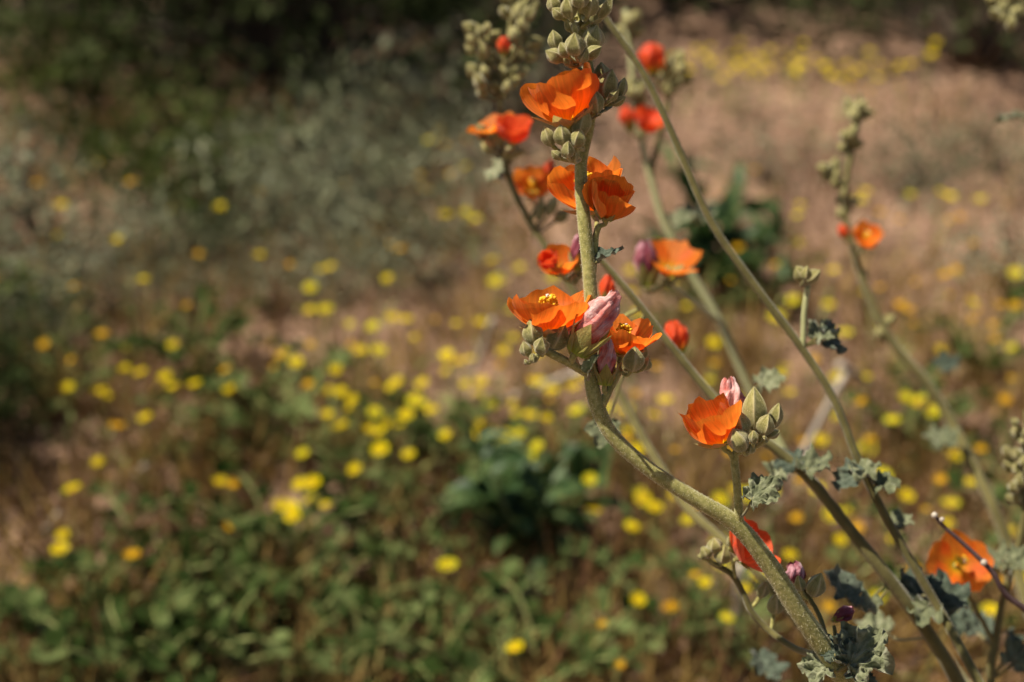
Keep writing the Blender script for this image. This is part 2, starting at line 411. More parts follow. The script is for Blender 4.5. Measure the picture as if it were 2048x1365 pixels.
def put_herb(loc, k, s, rz, label, group, single):
    t = thing('leafy_herb', loc, label, 'herb', group, rz, s)
    node('stems', HSTEM[k], WM[t].copy(), t)
    if not single: node('foliage', HMERGED[k], WM[t].copy(), t); return
    for j, (P, d, sz, roll) in enumerate(HERBS[k][1]):
        y = d; x = y.cross(WUP).normalized(); z = x.cross(y)
        Mx = Matrix.Translation(P) @ Matrix((x, y, z)).transposed().to_4x4() @ Matrix.Rotation(roll, 4, 'Y') @ Matrix.Scale(sz, 4)
        node('leaf', HLEAF[j % 4], WM[t] @ Mx, t)
hs = []
r2 = random.Random(3)
def spread(n, x0, x1, y0, y1, mind, keep=lambda x, y: True):
    out = []; tries = 0
    while len(out) < n and tries < n*60:
        tries += 1
        x, y = r2.uniform(x0, x1), r2.uniform(y0, y1)
        if not keep(x, y): continue
        if all((x-a)**2+(y-b)**2 > mind**2 for a, b in out): out.append((x, y))
    return out
near = spread(28, -100, 1180, 940, 1480, 100, lambda x, y: y > 1330-.42*x*(x < 900) - 400*(x >= 900) and not (560 < x < 740 and 1050 < y < 1200) and not (880 < x < 1200 and 960 < y < 1330))
near += [(430, 905), (560, 925), (850, 925), (1290, 1320)]
for k, (x, y) in enumerate(near):
    put_herb(gp(x, y), k % 4, r2.uniform(.8, 1.2), r2.random()*6.28, 'low sprawling green herb with pale stems '+('close by the dark lance-leaved plants' if x > 760 else 'beside the shaded soil under the dark shrub' if x < 330 else 'between bare soil and yellow daisies'),
             'low leafy herbs', k % 2 == 0)
mid = spread(12, -150, 800, 560, 900, 110, lambda x, y: x < 170 or r2.random() < .06)
mid += [(60, 720), (120, 830), (1370, 560), (1380, 640), (1500, 600), (1250, 720), (1800, 900), (1950, 760), (2000, 1000), (1850, 1250), (1450, 1300), (2100, 1200)]
for k, (x, y) in enumerate(mid):
    put_herb(gp(x, y), k % 4, r2.uniform(.7, 1.2), r2.random()*6.28, 'small leafy green herb '+('under the leaning flower stems' if x > 1200 else 'among the yellow daisies' if x > 170 else 'before the green and grey-green bushes'), 'small herbs among dry stems', False)

# dark glossy tufts of lance-shaped leaves
def lance(L, W, bend, seed):
    r = random.Random(seed); V = []; F = []; n = 9
    for k in range(n):
        q = k/(n-1); a = bend*q
        x = L*math.sin(a)/bend; z = L*(1-math.cos(a))/bend
        w = W*(math.sin(math.pi*min(1, q*.93+.05))**.7)*(1+.12*math.sin(k*1.9+seed))
        nx, nz = -math.sin(a), math.cos(a)
        lift = w*.35
        V += [(x+nx*lift, -w/2, z+nz*lift), (x, 0, z), (x+nx*lift, w/2, z+nz*lift)]
    for k in range(n-1):
        b = 3*k; F += [(b, b+1, b+4, b+3), (b+1, b+2, b+5, b+4)]
    return mk('lance_leaf', V, F, M['tuft'])
LANCE = [lance(1, .36, -.75, 1), lance(1, .32, .45, 2), lance(1, .40, -1.1, 3), lance(1, .34, -.3, 4)]
def tuft(loc, h, nst, label, seed, nl=9):
    r = random.Random(seed); t = thing('lance_leaved_plant', loc, label, 'plant', None, r.random()*6)
    for i in range(nst):
        a = 6.283*i/nst+r.uniform(-.5, .5); sp = h*r.uniform(.3, .75)*(i > 0); hh = h*r.uniform(.55, 1.0)*(1 if i else 1.05)
        P = [(loc.x+math.cos(a)*sp*q, loc.y+math.sin(a)*sp*q, loc.z-.01+hh*q**.85, .0035*(1-.6*q)) for q in (0, .35, .7, 1)]
        tube('stem', P, M['herb_stem'], t, 6, 4)
        for k in range(nl):
            q = .25+.75*(k+r.random()*.5)/nl; b = k*2.4+r.uniform(-.5, .5)+i; el = r.uniform(.1, 1.1)+.3*q
            L = h*r.uniform(.32, .50)*(1.05-.45*q)
            c = Vector((loc.x+math.cos(a)*sp*q, loc.y+math.sin(a)*sp*q, loc.z-.01+hh*q**.85))
            W = Matrix.Translation(c) @ Matrix.Rotation(b, 4, 'Z') @ Matrix.Rotation(-el, 4, 'Y') @ Matrix.Rotation(r.uniform(-.6, .6), 4, 'X') @ Matrix.Scale(L, 4)
            node('leaf', LANCE[r.randrange(4)], W, t)
tuft(gp(1060, 1135), .165, 6, 'dark green plant with broad glossy leaves amid the low herbs', 1, 10)
tuft(gp(955, 1110), .10, 4, 'smaller dark broad-leaved plant pressed against the bigger one amid herbs', 7, 8)
tuft(gp(1450, 590), .20, 5, 'tall dark broad-leaved plant on the soil behind the leaning flower stems', 2, 9)
tuft(gp(1510, 620), .13, 4, 'dark broad-leaved plant beside the taller one behind the leaning stems', 5, 8)

# yellow daisies
def daisy(nray, mat, cup, seed):
    r = random.Random(seed); V = []; F = []
    for k in range(nray):
        a = 6.283*k/nray; da = 6.283/nray*.56
        pts = [(.10, 0), (.55, .85), (.9, .75), (1.0, 0), (.9, -.75), (.55, -.85)]
        o = len(V); up = cup*r.uniform(.6, 1.2)
        for q, t in pts:
            aa = a+da*t*(.35+.65*min(1, q*1.1)); rr = q*r.uniform(.95, 1.03)
            V.append((math.cos(aa)*rr, math.sin(aa)*rr, up*q*q+.04*abs(t)*q))
        F += [(o, o+1, o+5), (o+1, o+2, o+4, o+5), (o+2, o+3, o+4)]
    return mk('rays', V, F, mat, smooth=False)
def dome():
    V = []; F = []; n = 10
    for j, (rr, z) in enumerate([(.34, .0), (.32, .12), (.2, .2)]):
        for k in range(n): V.append((math.cos(6.283*k/n)*rr, math.sin(6.283*k/n)*rr, z))
    V.append((0, 0, .23))
    for j in range(2):
        for k in range(n): F.append((j*n+k, j*n+(k+1) % n, (j+1)*n+(k+1) % n, (j+1)*n+k))
    for k in range(n): F.append((2*n+k, 2*n+(k+1) % n, 3*n))
    return mk('disc', V, F, M['disc'])
RAYS = {'yellow': [daisy(10, M['yellow'], .15, 1), daisy(13, M['yellow'], .35, 2)],
        'lemon': [daisy(14, M['lemon'], .25, 3), daisy(12, M['lemon'], .1, 4)],
        'gold': [daisy(9, M['gold'], .2, 5), daisy(11, M['gold'], .4, 6)]}
DISC = dome()
def wstem(seed):
    r = random.Random(seed)
    b = (r.uniform(-.15, .15), r.uniform(-.15, .15))
    parts = [tube_geo([(b[0]*1.2, b[1]*1.2, -.05, .012), (b[0]*.7, b[1]*.7, .5, .010), (0, 0, 1, .009)], 5, 4)]
    for k in range(5):
        a = r.random()*6.28; z = r.uniform(.05, .5); l = r.uniform(.18, .35)
        x0, y0 = b[0]*(1-z), b[1]*(1-z); c, s = math.cos(a), math.sin(a)
        parts.append(([(x0, y0, z), (x0+c*l*.5-s*.02, y0+s*l*.5+c*.02, z+l*.4), (x0+c*l, y0+s*l, z+l*.5), (x0+c*l*.5+s*.02, y0+s*l*.5-c*.02, z+l*.42)], [(0, 1, 2, 3)]))
    V, F = join_geo(parts); return mk('flower_stem', V, F, M['herb_stem'])
WST = [wstem(i) for i in range(4)]
FLOWERS = {'yellow': [(890,430),(640,540),(660,535),(250,690),(345,690),(330,755),(345,775),(390,770),(460,780),(135,775),(200,785),(215,792),(280,745),(290,835),(195,925),(145,980),
 (125,1070),(120,1098),(440,965),(600,970),(625,968),(580,1015),(560,1010),(620,1000),(650,1012),(585,1032),(670,740),(780,775),(793,766),(705,800),(750,820),(685,850),(740,858),
 (757,866),(770,848),(800,850),(812,830),(822,842),(862,820),(760,900),(710,940),(890,870),(930,770),(962,765),(965,850),(976,862),(980,885),(1060,830),(1092,838),(1012,870),
 (1190,1018),(1030,1298),(1310,830),(1330,800),(1580,785),(1640,880),(1580,1110),(1410,1165),(1680,1080),(1790,1045),(1980,1222),(1600,410),(1730,385),(1880,385),(1900,395),
 (1380,130),(1420,125),(1460,110),(1472,130),(1490,122),(1502,135),(1520,118),(1560,130),(1582,120),(1600,110),(1612,131),(1650,135),(1692,132),(1720,140),(1760,130),(1790,140),
 (1820,130),(1862,110),(1540,100),(1570,105),(1440,118),(1535,138),(1630,118),(1660,150),(1480,105),(1510,112),(1590,138),(1870,85),(1310,1015),(1345,990),(1265,1055)],
 'lemon': [(930,425),(985,565),(995,560),(1040,535),(1105,555),(650,620),(620,575),(830,800),(845,808),(895,1130),(1060,915),(1260,1050),(1430,690),(1420,760),(1560,750),(1810,795),(1840,800),
 (1865,822),(1785,840),(1595,430),(1720,400),(1820,390),(1960,400),(1460,1040),(1440,1000),(1500,990),(1375,1040),(1665,1030),(1545,985),(950,440),(860,280),(1180,960),(1280,985)],
 'gold': [(780,490),(800,500),(720,485),(580,530),(560,712),(537,690),(620,690),(548,735),(225,850),(240,852),(265,1110),(465,970),(465,1050),(1240,1330),(1205,1248),(1340,1215),
 (1760,575),(1830,565),(1890,550),(1900,590),(1940,600),(1955,620),(1912,540),(1985,650),(1942,640),(1990,680),(2010,800),(2000,610),(2030,612),(1800,610),(1817,622),(1760,425),(1800,440),
 (1900,440),(1920,435),(1800,170),(1740,180),(1700,175),(880,260),(900,270),(890,290),(930,280),(840,350),(850,380),(900,350),(1445,395),(1510,340),(1405,330),(1270,790),(1350,900),
 (1460,905),(1600,960),(1740,880),(1850,1020),(1060,760),(1000,730),(1100,800),(1250,880),(920,720),(870,640),(700,690),(450,740),(1960,900),(1880,960)]}
LBL = {'yellow': 'small bright yellow daisy', 'lemon': 'pale lemon yellow daisy',
       'gold': 'small orange-gold daisy'}
def place(px, py):
    if py < 200: return 'in the band before the dark shrubs'
    if px > 1500 and py < 500: return 'on open soil behind the thin stem standing apart'
    if px > 1250: return 'on the soil under the leaning flower stems'
    if px < 470 and py < 700: return 'beside the green and grey-green bushes'
    if px < 520: return 'by the shaded leafy herbs'
    if py > 935: return 'among the low leafy herbs'
    if py > 700: return 'in the dense patch around the pale dry sticks'
    return 'on open soil before the grey-green bushes'
def put_daisy(kind, px, py, h=None, exact=True):
    h = h or r2.uniform(.05, .11)
    q = onground(px, py, h); loc = Vector((q.x, q.y, gz(q.x, q.y)))
    D = (q-CP).length
    hh = q.z-loc.z
    t = thing('yellow_daisy' if kind != 'gold' else 'golden_daisy', loc, LBL[kind]+' '+place(px, py), 'flower', {'yellow': 'yellow daisies over the soil', 'lemon': 'lemon daisies over the soil', 'gold': 'orange-gold daisies over the soil'}[kind], r2.random()*6)
    Ws = WM[t] @ Matrix.Diagonal((hh*.9, hh*.9, hh, 1))
    node('flower_stem', WST[r2.randrange(4)], Ws, t)
    rr = r2.uniform(.0044, .0084)*(1.15 if kind == 'lemon' else .85 if kind == 'gold' else 1.0)*(1+.18*max(0, D-1.5))
    Wh = Matrix.Translation(q) @ frame(upright(r2.uniform(-.35, .2), r2.uniform(-.05, .5)), r2.random()*6) @ Matrix.Scale(rr, 4)
    hd = node('flower_head', RAYS[kind][r2.randrange(2)], Wh, t)
    node('disc', DISC, Wh.copy(), hd)
for kind, L in FLOWERS.items():
    for (x, y) in L: put_daisy(kind, x, y)
for (x, y) in spread(85, 1250, 2250, 480, 1250, 38): put_daisy(r2.choice(['gold', 'lemon', 'yellow']), x, y)
for (x, y) in spread(34, -100, 1000, 300, 800, 50): put_daisy(r2.choice(['gold', 'yellow']), x, y)
for (x, y) in spread(52, 560, 1280, 620, 920, 24): put_daisy(r2.choice(['lemon', 'yellow', 'yellow']), x, y)
for (x, y) in spread(26, 1340, 1800, 85, 165, 16): put_daisy('yellow', x, y)

# dry sticks and stalks lying or standing between the flowers
def stick(P, w, label, mat='dry'):
    pts = []
    for (px, py, h) in P:
        q = onground(px, py, h); pts.append((q.x, q.y, max(q.z, gz(q.x, q.y)+w*.5), w))
    pts[-1] = (*pts[-1][:3], w*.6)
    o = tube('dry_stick', pts, M[mat], None, 7, 5, .15, len(bpy.data.objects), label=label, category='stick'); return o
stick([(985, 640, .10), (965, 700, .05), (935, 775, .0)], .0035, 'pale dry stick leaning beside the cluster of yellow daisies')
stick([(1165, 740, .06), (1090, 770, .03), (985, 815, .0)], .004, 'pale dry stick lying slanted behind the thick fuzzy stem')
stick([(1690, 750, .16), (1620, 880, .09), (1535, 1060, .0)], .003, 'long pale dry stalk standing slanted behind the leaning flower stems')
stick([(1680, 730, .08), (1720, 755, .05), (1770, 800, .0)], .0045, 'pale grey dry stick forming a crook by the long dry stalk')
stick([(1690, 750, .08), (1660, 790, .04), (1650, 850, .0)], .003, 'short thin dry stick under the crooked grey stick')
stick([(300, 930, .03), (285, 945, .02), (275, 960, .0)], .006, 'short pale bleached stick standing among the leafy herbs')
stick([(1480, 1130, .10), (1475, 1220, .05), (1470, 1330, .0)], .0035, 'greyish dry stalk standing upright under the thick fuzzy stem')
stick([(330, 1290, .02), (390, 1300, .03), (420, 1330, .0)], .004, 'greyish broken stick on the ground among the leafy herbs')
stick([(120, 1030, .04), (95, 1060, .01), (75, 1085, .0)], .005, 'small bleached stick by the shaded herbs')

# uncountable ground cover: dry grass and stems, tiny greens, pebbles
def scatter_pix(n, x0, x1, y0, y1, dens):
    out = []
    while len(out) < n:
        x = rng.uniform(x0, x1); y = rng.uniform(y0, y1)
        if rng.random() < dens(x, y):
            p = onground(x, y); out.append((p.x, p.y, gz(p.x, p.y)))
    return np.array(out)
def blades(name, P, hmin, hmax, w, mat, spreadv, label):
    n = len(P); D = rng.normal(size=(n, 3))*np.array([spreadv, spreadv, .15])+np.array([0, 0, 1]); D /= np.linalg.norm(D, axis=1)[:, None]
    L = rng.uniform(hmin, hmax, n)
    node(name, mk_tris(name, leaf_quads(P, D, L, np.full(n, w)*rng.uniform(.6, 1.5, n), .3), n, mat), kind='stuff', label=label, category=name.replace('_', ' '))
def around(n):
    out = []
    for _ in range(n):
        x, y = rng.uniform(-3.2, 3.2), rng.uniform(-.9, 6.0); out.append((x, y, gz(x, y)))
    return np.array(out)
def beside(n):                                   # the same growth goes on outside the frame
    out = []
    while len(out) < n:
        x, y = rng.uniform(-1.9, 2.1), rng.uniform(-.3, 2.8)
        if rng.random() > max(.05, .55+.9*mnoise.noise(Vector((x*1.6, y*1.6, 5)))): continue
        v = Vector((x, y, 0))-CP; d = v.dot(FW)
        if d > .1 and -480 < 1024+v.dot(RT)/d*FPX < 2480 and 100 < 682-v.dot(UP)/d*FPX < 1540: continue
        out.append((x, y, gz(x, y)))
    return np.array(out)
def d_dry(x, y):
    v = mnoise.noise(Vector((x/170, y/110, 0)))
    return max(.04, min(1, .4+1.1*v))*(.25 if x > 1150 and y < 520 else 1)
blades('dry_grass', np.concatenate([scatter_pix(21000, -500, 2500, 140, 1550, d_dry), around(3500), beside(30000)]), .025, .10, .0022, M['straw'], .5, 'thin tan dry grass and stalks over the soil')
blades('dry_stems', np.concatenate([around(3500), scatter_pix(5000, -500, 2500, 100, 1550, lambda x, y: max(.03, .35+mnoise.noise(Vector((x/200+9, y/120, 4)))))]), .04, .13, .0022, M['redbrown'], .4, 'thin red-brown dry stems over the soil')
P = np.concatenate([around(4000), beside(7000), scatter_pix(3000, -500, 2500, 150, 1550, lambda x, y: max(.0, min(1, .15+1.0*mnoise.noise(Vector((x/150+3, y/100, 7)))+(.5 if x < 450 or y > 1000 and x < 1200 else 0)-(.25 if 1450 < x < 2000 and y < 560 else 0)-(.6 if 170 < x < 1300 and 540 < y < 880 else 0)-(.2 if 540 < x < 740 and y > 1000 else 0))))])
D = unit(len(P))*.8+np.array([0, 0, .7]); D /= np.linalg.norm(D, axis=1)[:, None]
P2 = P+np.stack([rng.normal(size=len(P))*.01, rng.normal(size=len(P))*.01, rng.uniform(0, .03, len(P))], 1)
Lh = rng.uniform(.007, .017, len(P))
node('ground_weeds', mk_tris('ground_weeds', leaf_quads(P2, D, Lh, Lh*.5), len(P), M['herb']), kind='stuff', label='tiny green seedlings and weeds over the soil', category='weeds')
def pebbles():
    P = scatter_pix(2600, -500, 2500, 80, 1550, lambda x, y: .6)
    base = np.array([(1, 0, 0), (-1, 0, 0), (0, 1, 0), (0, -1, 0), (0, 0, 1), (0, 0, -1)], float)
    fc = np.array([(0, 2, 4), (2, 1, 4), (1, 3, 4), (3, 0, 4), (2, 0, 5), (1, 2, 5), (3, 1, 5), (0, 3, 5)])
    out = []
    for p in P:
        s = rng.uniform(.0015, .006)*np.array([1, rng.uniform(.7, 1.1), .7])
        v = base*(1+rng.uniform(-.25, .25, (6, 3)))*s; a = rng.uniform(0, 6.28); c, q = math.cos(a), math.sin(a)
        v = v @ np.array([(c, q, 0), (-q, c, 0), (0, 0, 1)]) + p
        out.append(v[fc].reshape(-1, 3))
    V = np.concatenate(out); node('pebbles', mk_tris('pebbles', V, len(V)//3, M['pebble'], 3), kind='stuff', label='small tan pebbles scattered over the soil', category='pebbles')
pebbles()

# ------------------------------------------------------------------ globemallow parts
def petal_mesh(L, a0, a1, wide, seed, notch=.05, ruffle=.05, asym=.06, mat='petal', r0=.06, curve=.18, ns=15, nt=13, point=0.0, tip=.26, amid=None):
    r = random.Random(seed); ph = [r.random()*6.28 for _ in range(6)]
    prof = [(r0*L, 0.0)]; K = 60
    for k in range(K):
        s = (k+.5)/K
        if amid is None: a = a0+(a1-a0)*s
        else: a = (a0+(amid-a0)*s*2) if s < .5 else (amid+(a1-amid)*(s-.5)*2)
        a = math.radians(a)
        prof.append((prof[-1][0]+math.sin(a)*L/K, prof[-1][1]+math.cos(a)*L/K))
    V = []; UV = []; F = []
    for i in range(ns):
        for j in range(nt):
            t = -1+2*j/(nt-1); s0 = i/(ns-1)
            if point: end = 1-point*abs(t)**1.15
            else: end = 1-tip*abs(t)**2.4-notch*math.exp(-(t/.16)**2)+.04*math.sin(t*5+ph[0])+.022*math.sin(t*11+ph[1])+.012*math.sin(t*23+ph[2])
            s = s0*end
            f = s*K; q = min(K-1, int(f)); fr = f-q
            R = prof[q][0]*(1-fr)+prof[q+1][0]*fr; Z = prof[q][1]*(1-fr)+prof[q+1][1]*fr
            sm = min(1, s/.62); sm = sm*sm*(3-2*sm)
            if point: w = wide*L*(.75+.25*math.sin(min(1, s*2)*math.pi/2))
            else: w = wide*L*(.26+.74*sm)
            re = R+curve*L
            th = t*w/re
            x = re*math.cos(th)-curve*L; y = re*math.sin(th)
            d = asym*L*t*(.3+s)+ruffle*L*s*s*(math.sin(t*3.4+ph[2])*.8+.45*math.sin(t*8+ph[3]+s*3)+.35*math.sin(s*9+ph[4]))
            x += d*math.cos(th); y += d*math.sin(th)
            z = Z+ruffle*.5*L*s*s*math.sin(t*5+ph[5])
            V.append((x, y, z)); UV.append((t*.5+.5, s0))
    for i in range(ns-1):
        for j in range(nt-1):
            a = i*nt+j; F.append((a, a+1, a+nt+1, a+nt))
    return mk('petal' if not point else 'sepal', V, F, M[mat], UV)

def blob(c, r, seed=0):
    """small 12-vertex ball"""
    g = (1+5**.5)/2
    v = [(-1, g, 0), (1, g, 0), (-1, -g, 0), (1, -g, 0), (0, -1, g), (0, 1, g), (0, -1, -g), (0, 1, -g), (g, 0, -1), (g, 0, 1), (-g, 0, -1), (-g, 0, 1)]
    f = [(0, 11, 5), (0, 5, 1), (0, 1, 7), (0, 7, 10), (0, 10, 11), (1, 5, 9), (5, 11, 4), (11, 10, 2), (10, 7, 6), (7, 1, 8), (3, 9, 4), (3, 4, 2), (3, 2, 6), (3, 6, 8), (3, 8, 9), (4, 9, 5), (2, 4, 11), (6, 2, 10), (8, 6, 7), (9, 8, 1)]
    k = r/1.9
    return [(c[0]+a*k, c[1]+b*k, c[2]+d*k) for a, b, d in v], f

FUZZ = {}       # thing -> list of (points, normals, count, length)
def add_fuzz(root, o, count, length):
    FUZZ.setdefault(root, []).append((o, count, length))

def calyx(parent, W, L, a0, a1, wide, seed, r0=.16):
    for k in range(5):
        me = petal_mesh(L, a0, a1, wide, seed+k, point=.62, mat='sepal', r0=r0, curve=.3, ns=9, nt=9, ruffle=.03, asym=0)
        node('sepal', me, W @ Matrix.Rotation(2*math.pi*(k+.5)/5, 4, 'Z'), parent)
def receptacle(p, axis, s, ped, pr):
    """pedicel tube + swollen calyx base, world coordinates relative to p"""
    pts = [(*q, pr) for q in ped[:-1]] if ped else []
    a = axis.normalized(); e = p+a*s*.15
    last = p-a*s*.35
    pts = pts+[(*last, pr), (*(p-a*s*.05), max(pr, s*.16)), (*e, s*.13)]
    return tube_geo(pts, 9, 5)
def flower(root, px, py, d, axis, Lpx, a0=72, a1=28, wide=.62, phase=0.0, seed=1, mat='petal', ped=None, pr=4, stamens=True,
           cal=(.62, 60, 25, .34), ruffle=.05, notch=.05, asym=.06, npet=5, amid=None, jit=6, curve=.18, hue=None, tip=.26, fine=True):
    p = at(px, py, d); u = pxm(d); L = Lpx*u; r = random.Random(seed)
    V, F = receptacle(p, axis, L*.5, [at(*q) for q in ped]+[p] if ped else None, pr*u)
    fl = node('flower', mk('receptacle', np.array(V)-np.array(p), F, M['stem']), Matrix.Translation(p), root)
    W = base_m(p, axis, phase)
    for k in range(npet):
        j = r.uniform(-jit, jit)
        me = petal_mesh(L*r.uniform(.94, 1.05), a0+j, a1+j*1.6, wide*r.uniform(.95, 1.05), seed*17+k, notch, ruffle, asym, mat, curve=curve, amid=None if amid is None else amid+j,
                        ns=15 if fine else 9, nt=13 if fine else 9, tip=tip)
        node('petal', me, W @ Matrix.Rotation(2*math.pi*k/npet+r.uniform(-.12, .12), 4, 'Z'), fl)
    cl, ca, cb, cw = cal
    am = (a0+a1)/2 if amid is None else amid
    calyx(fl, W @ Matrix.Translation((0, 0, -L*.05)), L*cl, a0+7, max(cb, am+10), cw, seed*31, r0=.2)
    if stamens:
        parts = [tube_geo([(0, 0, 0, L*.055), (0, 0, L*.3, L*.045), (0, 0, L*.52, L*.04)], 7, 3)]
        st = node('stamen_column', mk('column', *parts[0], M['anther']), W.copy(), fl)
        V = []; F = []
        gs = []
        for k in range(80 if fine else 18):
            a = r.random()*6.28; h = r.uniform(.42, .68); rr = L*r.uniform(.06, .19)*(1-.3*abs(h-.55)/.13)
            gs.append(blob((math.cos(a)*rr, math.sin(a)*rr, L*h), L*(.034 if fine else .055)*r.uniform(.8, 1.2)))
        V, F = join_geo(gs); node('anthers', mk('anthers', V, F, M['anther'], smooth=True), W.copy(), st)
        gs = [blob((r.uniform(-.05, .05)*L, r.uniform(-.05, .05)*L, L*r.uniform(.67, .71)), L*.022) for k in range(5)]
        V, F = join_geo(gs); node('stigma', mk('stigma', V, F, M['stigma']), W.copy(), st)
    return fl

def bud_sector(seed, tipp=1.0, rows=11, cols=7, half=math.pi/5, ridge=.2):
    """one closed sepal of a unit bud (height 1, radius .5): margins raised where neighbours meet"""
    V = []; F = []; UV = []
    for i in range(rows):
        s = i/(rows-1)
        R = .5*(math.sin(math.pi*min(1, s*.62+.12))**.8)*(1-s**(2.3*tipp+.4))**.9 * 1.12
        if i == 0: R = .14
        for j in range(cols):
            t = -1+2*j/(cols-1)
            rr = R*(1+ridge*(abs(t)**3)*min(1, s*2.2)-.04*(1-abs(t))+.03*(1-t*t)*0)
            a = t*half*.995
            V.append((math.cos(a)*rr, math.sin(a)*rr, s+.02*abs(t)*s)); UV.append((t*.5+.5, s))
    for i in range(rows-1):
        for j in range(cols-1):
            q = i*cols+j; F.append((q, q+1, q+cols+1, q+cols))
    return V, F, UV
_v, _f, _u = bud_sector(0); SEPAL_CLOSED = mk('sepal_closed', _v, _f, M['bud'], _u)
_v, _f, _u = bud_sector(0, .6, ridge=.2); SEPAL_ROUND = mk('sepal_round', _v, _f, M['bud'], _u)
def whole_bud(tipp, ridge):
    V = []; F = []; UV = []
    v, f, u = bud_sector(0, tipp, 8, 5, ridge=ridge)
    for k in range(5):
        c, s = math.cos(2*math.pi*k/5), math.sin(2*math.pi*k/5); o = len(V)
        V += [(x*c-y*s, x*s+y*c, z) for x, y, z in v]; UV += u; F += [tuple(i+o for i in q) for q in f]
    return mk('bud', V, F, M['bud'], UV)
BUD_WHOLE = [whole_bud(1.0, .2), whole_bud(.6, .2)]
def bud(root, px, py, d, w, h, ang=0, toward=.3, spin=0.0, att=None, pr=3.5, fine=True, kind=0, fuzz=170):
    u = pxm(d); c = at(px, py, d); axis = lean(ang, toward); p = c-axis*(h*u*.5)
    W = base_m(p, axis, spin) @ Matrix.Diagonal((w*u, w*u, h*u, 1))
    parts = []
    if att is not None:
        q = at(*att) if len(att) == 3 else at(att[0], att[1], d)
        mid = (p*.65+q*.35)-axis*h*u*.18
        parts.append(tube_geo([(*q, pr*u), (*mid, pr*u), (*(p+axis*h*u*.08), pr*u*1.2)], 7, 4))
    else:
        parts.append(tube_geo([(*(p-axis*h*u*.2), pr*u), (*(p+axis*h*u*.05), pr*u)], 7, 2))
    if not fine:
        b = node('bud', BUD_WHOLE[kind], W, root)
        V, F = parts[0]; Wp = Matrix.Translation(p)
        node('bud_stalk', mk('bud_stalk', np.array(V)-np.array(p), F, M['stem_soft']), Wp, b); return b
    V, F = parts[0]
    b = node('bud', mk('bud_stalk', np.array(V)-np.array(p), F, M['stem']), Matrix.Translation(p), root)
    for k in range(5):
        o = node('sepal', (SEPAL_CLOSED, SEPAL_ROUND)[kind], W @ Matrix.Rotation(2*math.pi*k/5, 4, 'Z'), b)
        if fuzz: add_fuzz(root, o, int(fuzz*(w*h)/1600/5)+6, .00042)
    return b

def wilted(root, px, py, d, ang, Lpx, wpx, seed, toward=.2, mat='petal_pink', ped=None, pr=4, cal=True, open_=.0, fine=True):
    """spent flower: petals furled and twisted into a crumpled roll standing in its calyx; (px,py) is the calyx base"""
    u = pxm(d); p = at(px, py, d); axis = lean(ang, toward); L = Lpx*u; r = random.Random(seed); w = wpx*u*.5
    V, F = receptacle(p, axis, L*.34, [at(*q) for q in ped]+[p] if ped else None, pr*u)
    fl = node('wilted_flower', mk('receptacle', np.array(V)-np.array(p), F, M['stem']), Matrix.Translation(p), root)
    W = base_m(p, axis, r.random()*6)
    for k in range(5):
        V = []; F = []; UV = []; ns, nt = (20, 12) if fine else (10, 7)
        for i in range(ns):
            s = i/(ns-1)
            for j in range(nt):
                t = -1+2*j/(nt-1)
                th = 2*math.pi*k/5+t*.85+1.5*s
                R = w*(.30+.78*math.sin(math.pi*min(1, .12+s*.72))**1.1)*(1-.38*s**4)
                n1 = mnoise.noise(Vector((t*1.6+k*3.1+seed, s*4.2, seed*1.7)))
                n2 = mnoise.noise(Vector((t*4.4+k*7.3, s*9, seed*2.3)))
                fold = .20*math.sin(t*5+s*4+k)
                R *= 1+fold*min(1, s*2)+.42*n1*s+.38*n2*s-.10*t
                end = 1-.12*t*t+.08*n1
                V.append((math.cos(th)*R, math.sin(th)*R, L*(.08+.92*s*end)+.03*L*n2)); UV.append((t*.5+.5, s))
        for i in range(ns-1):
            for j in range(nt-1):
                a = i*nt+j; F.append((a, a+1, a+nt+1, a+nt))
        node('petal', mk('petal_furled', V, F, M[mat], UV), W.copy(), fl)
    if cal: calyx(fl, W, L*.55, 30, 10, .33, seed*13, r0=.2)
    return fl

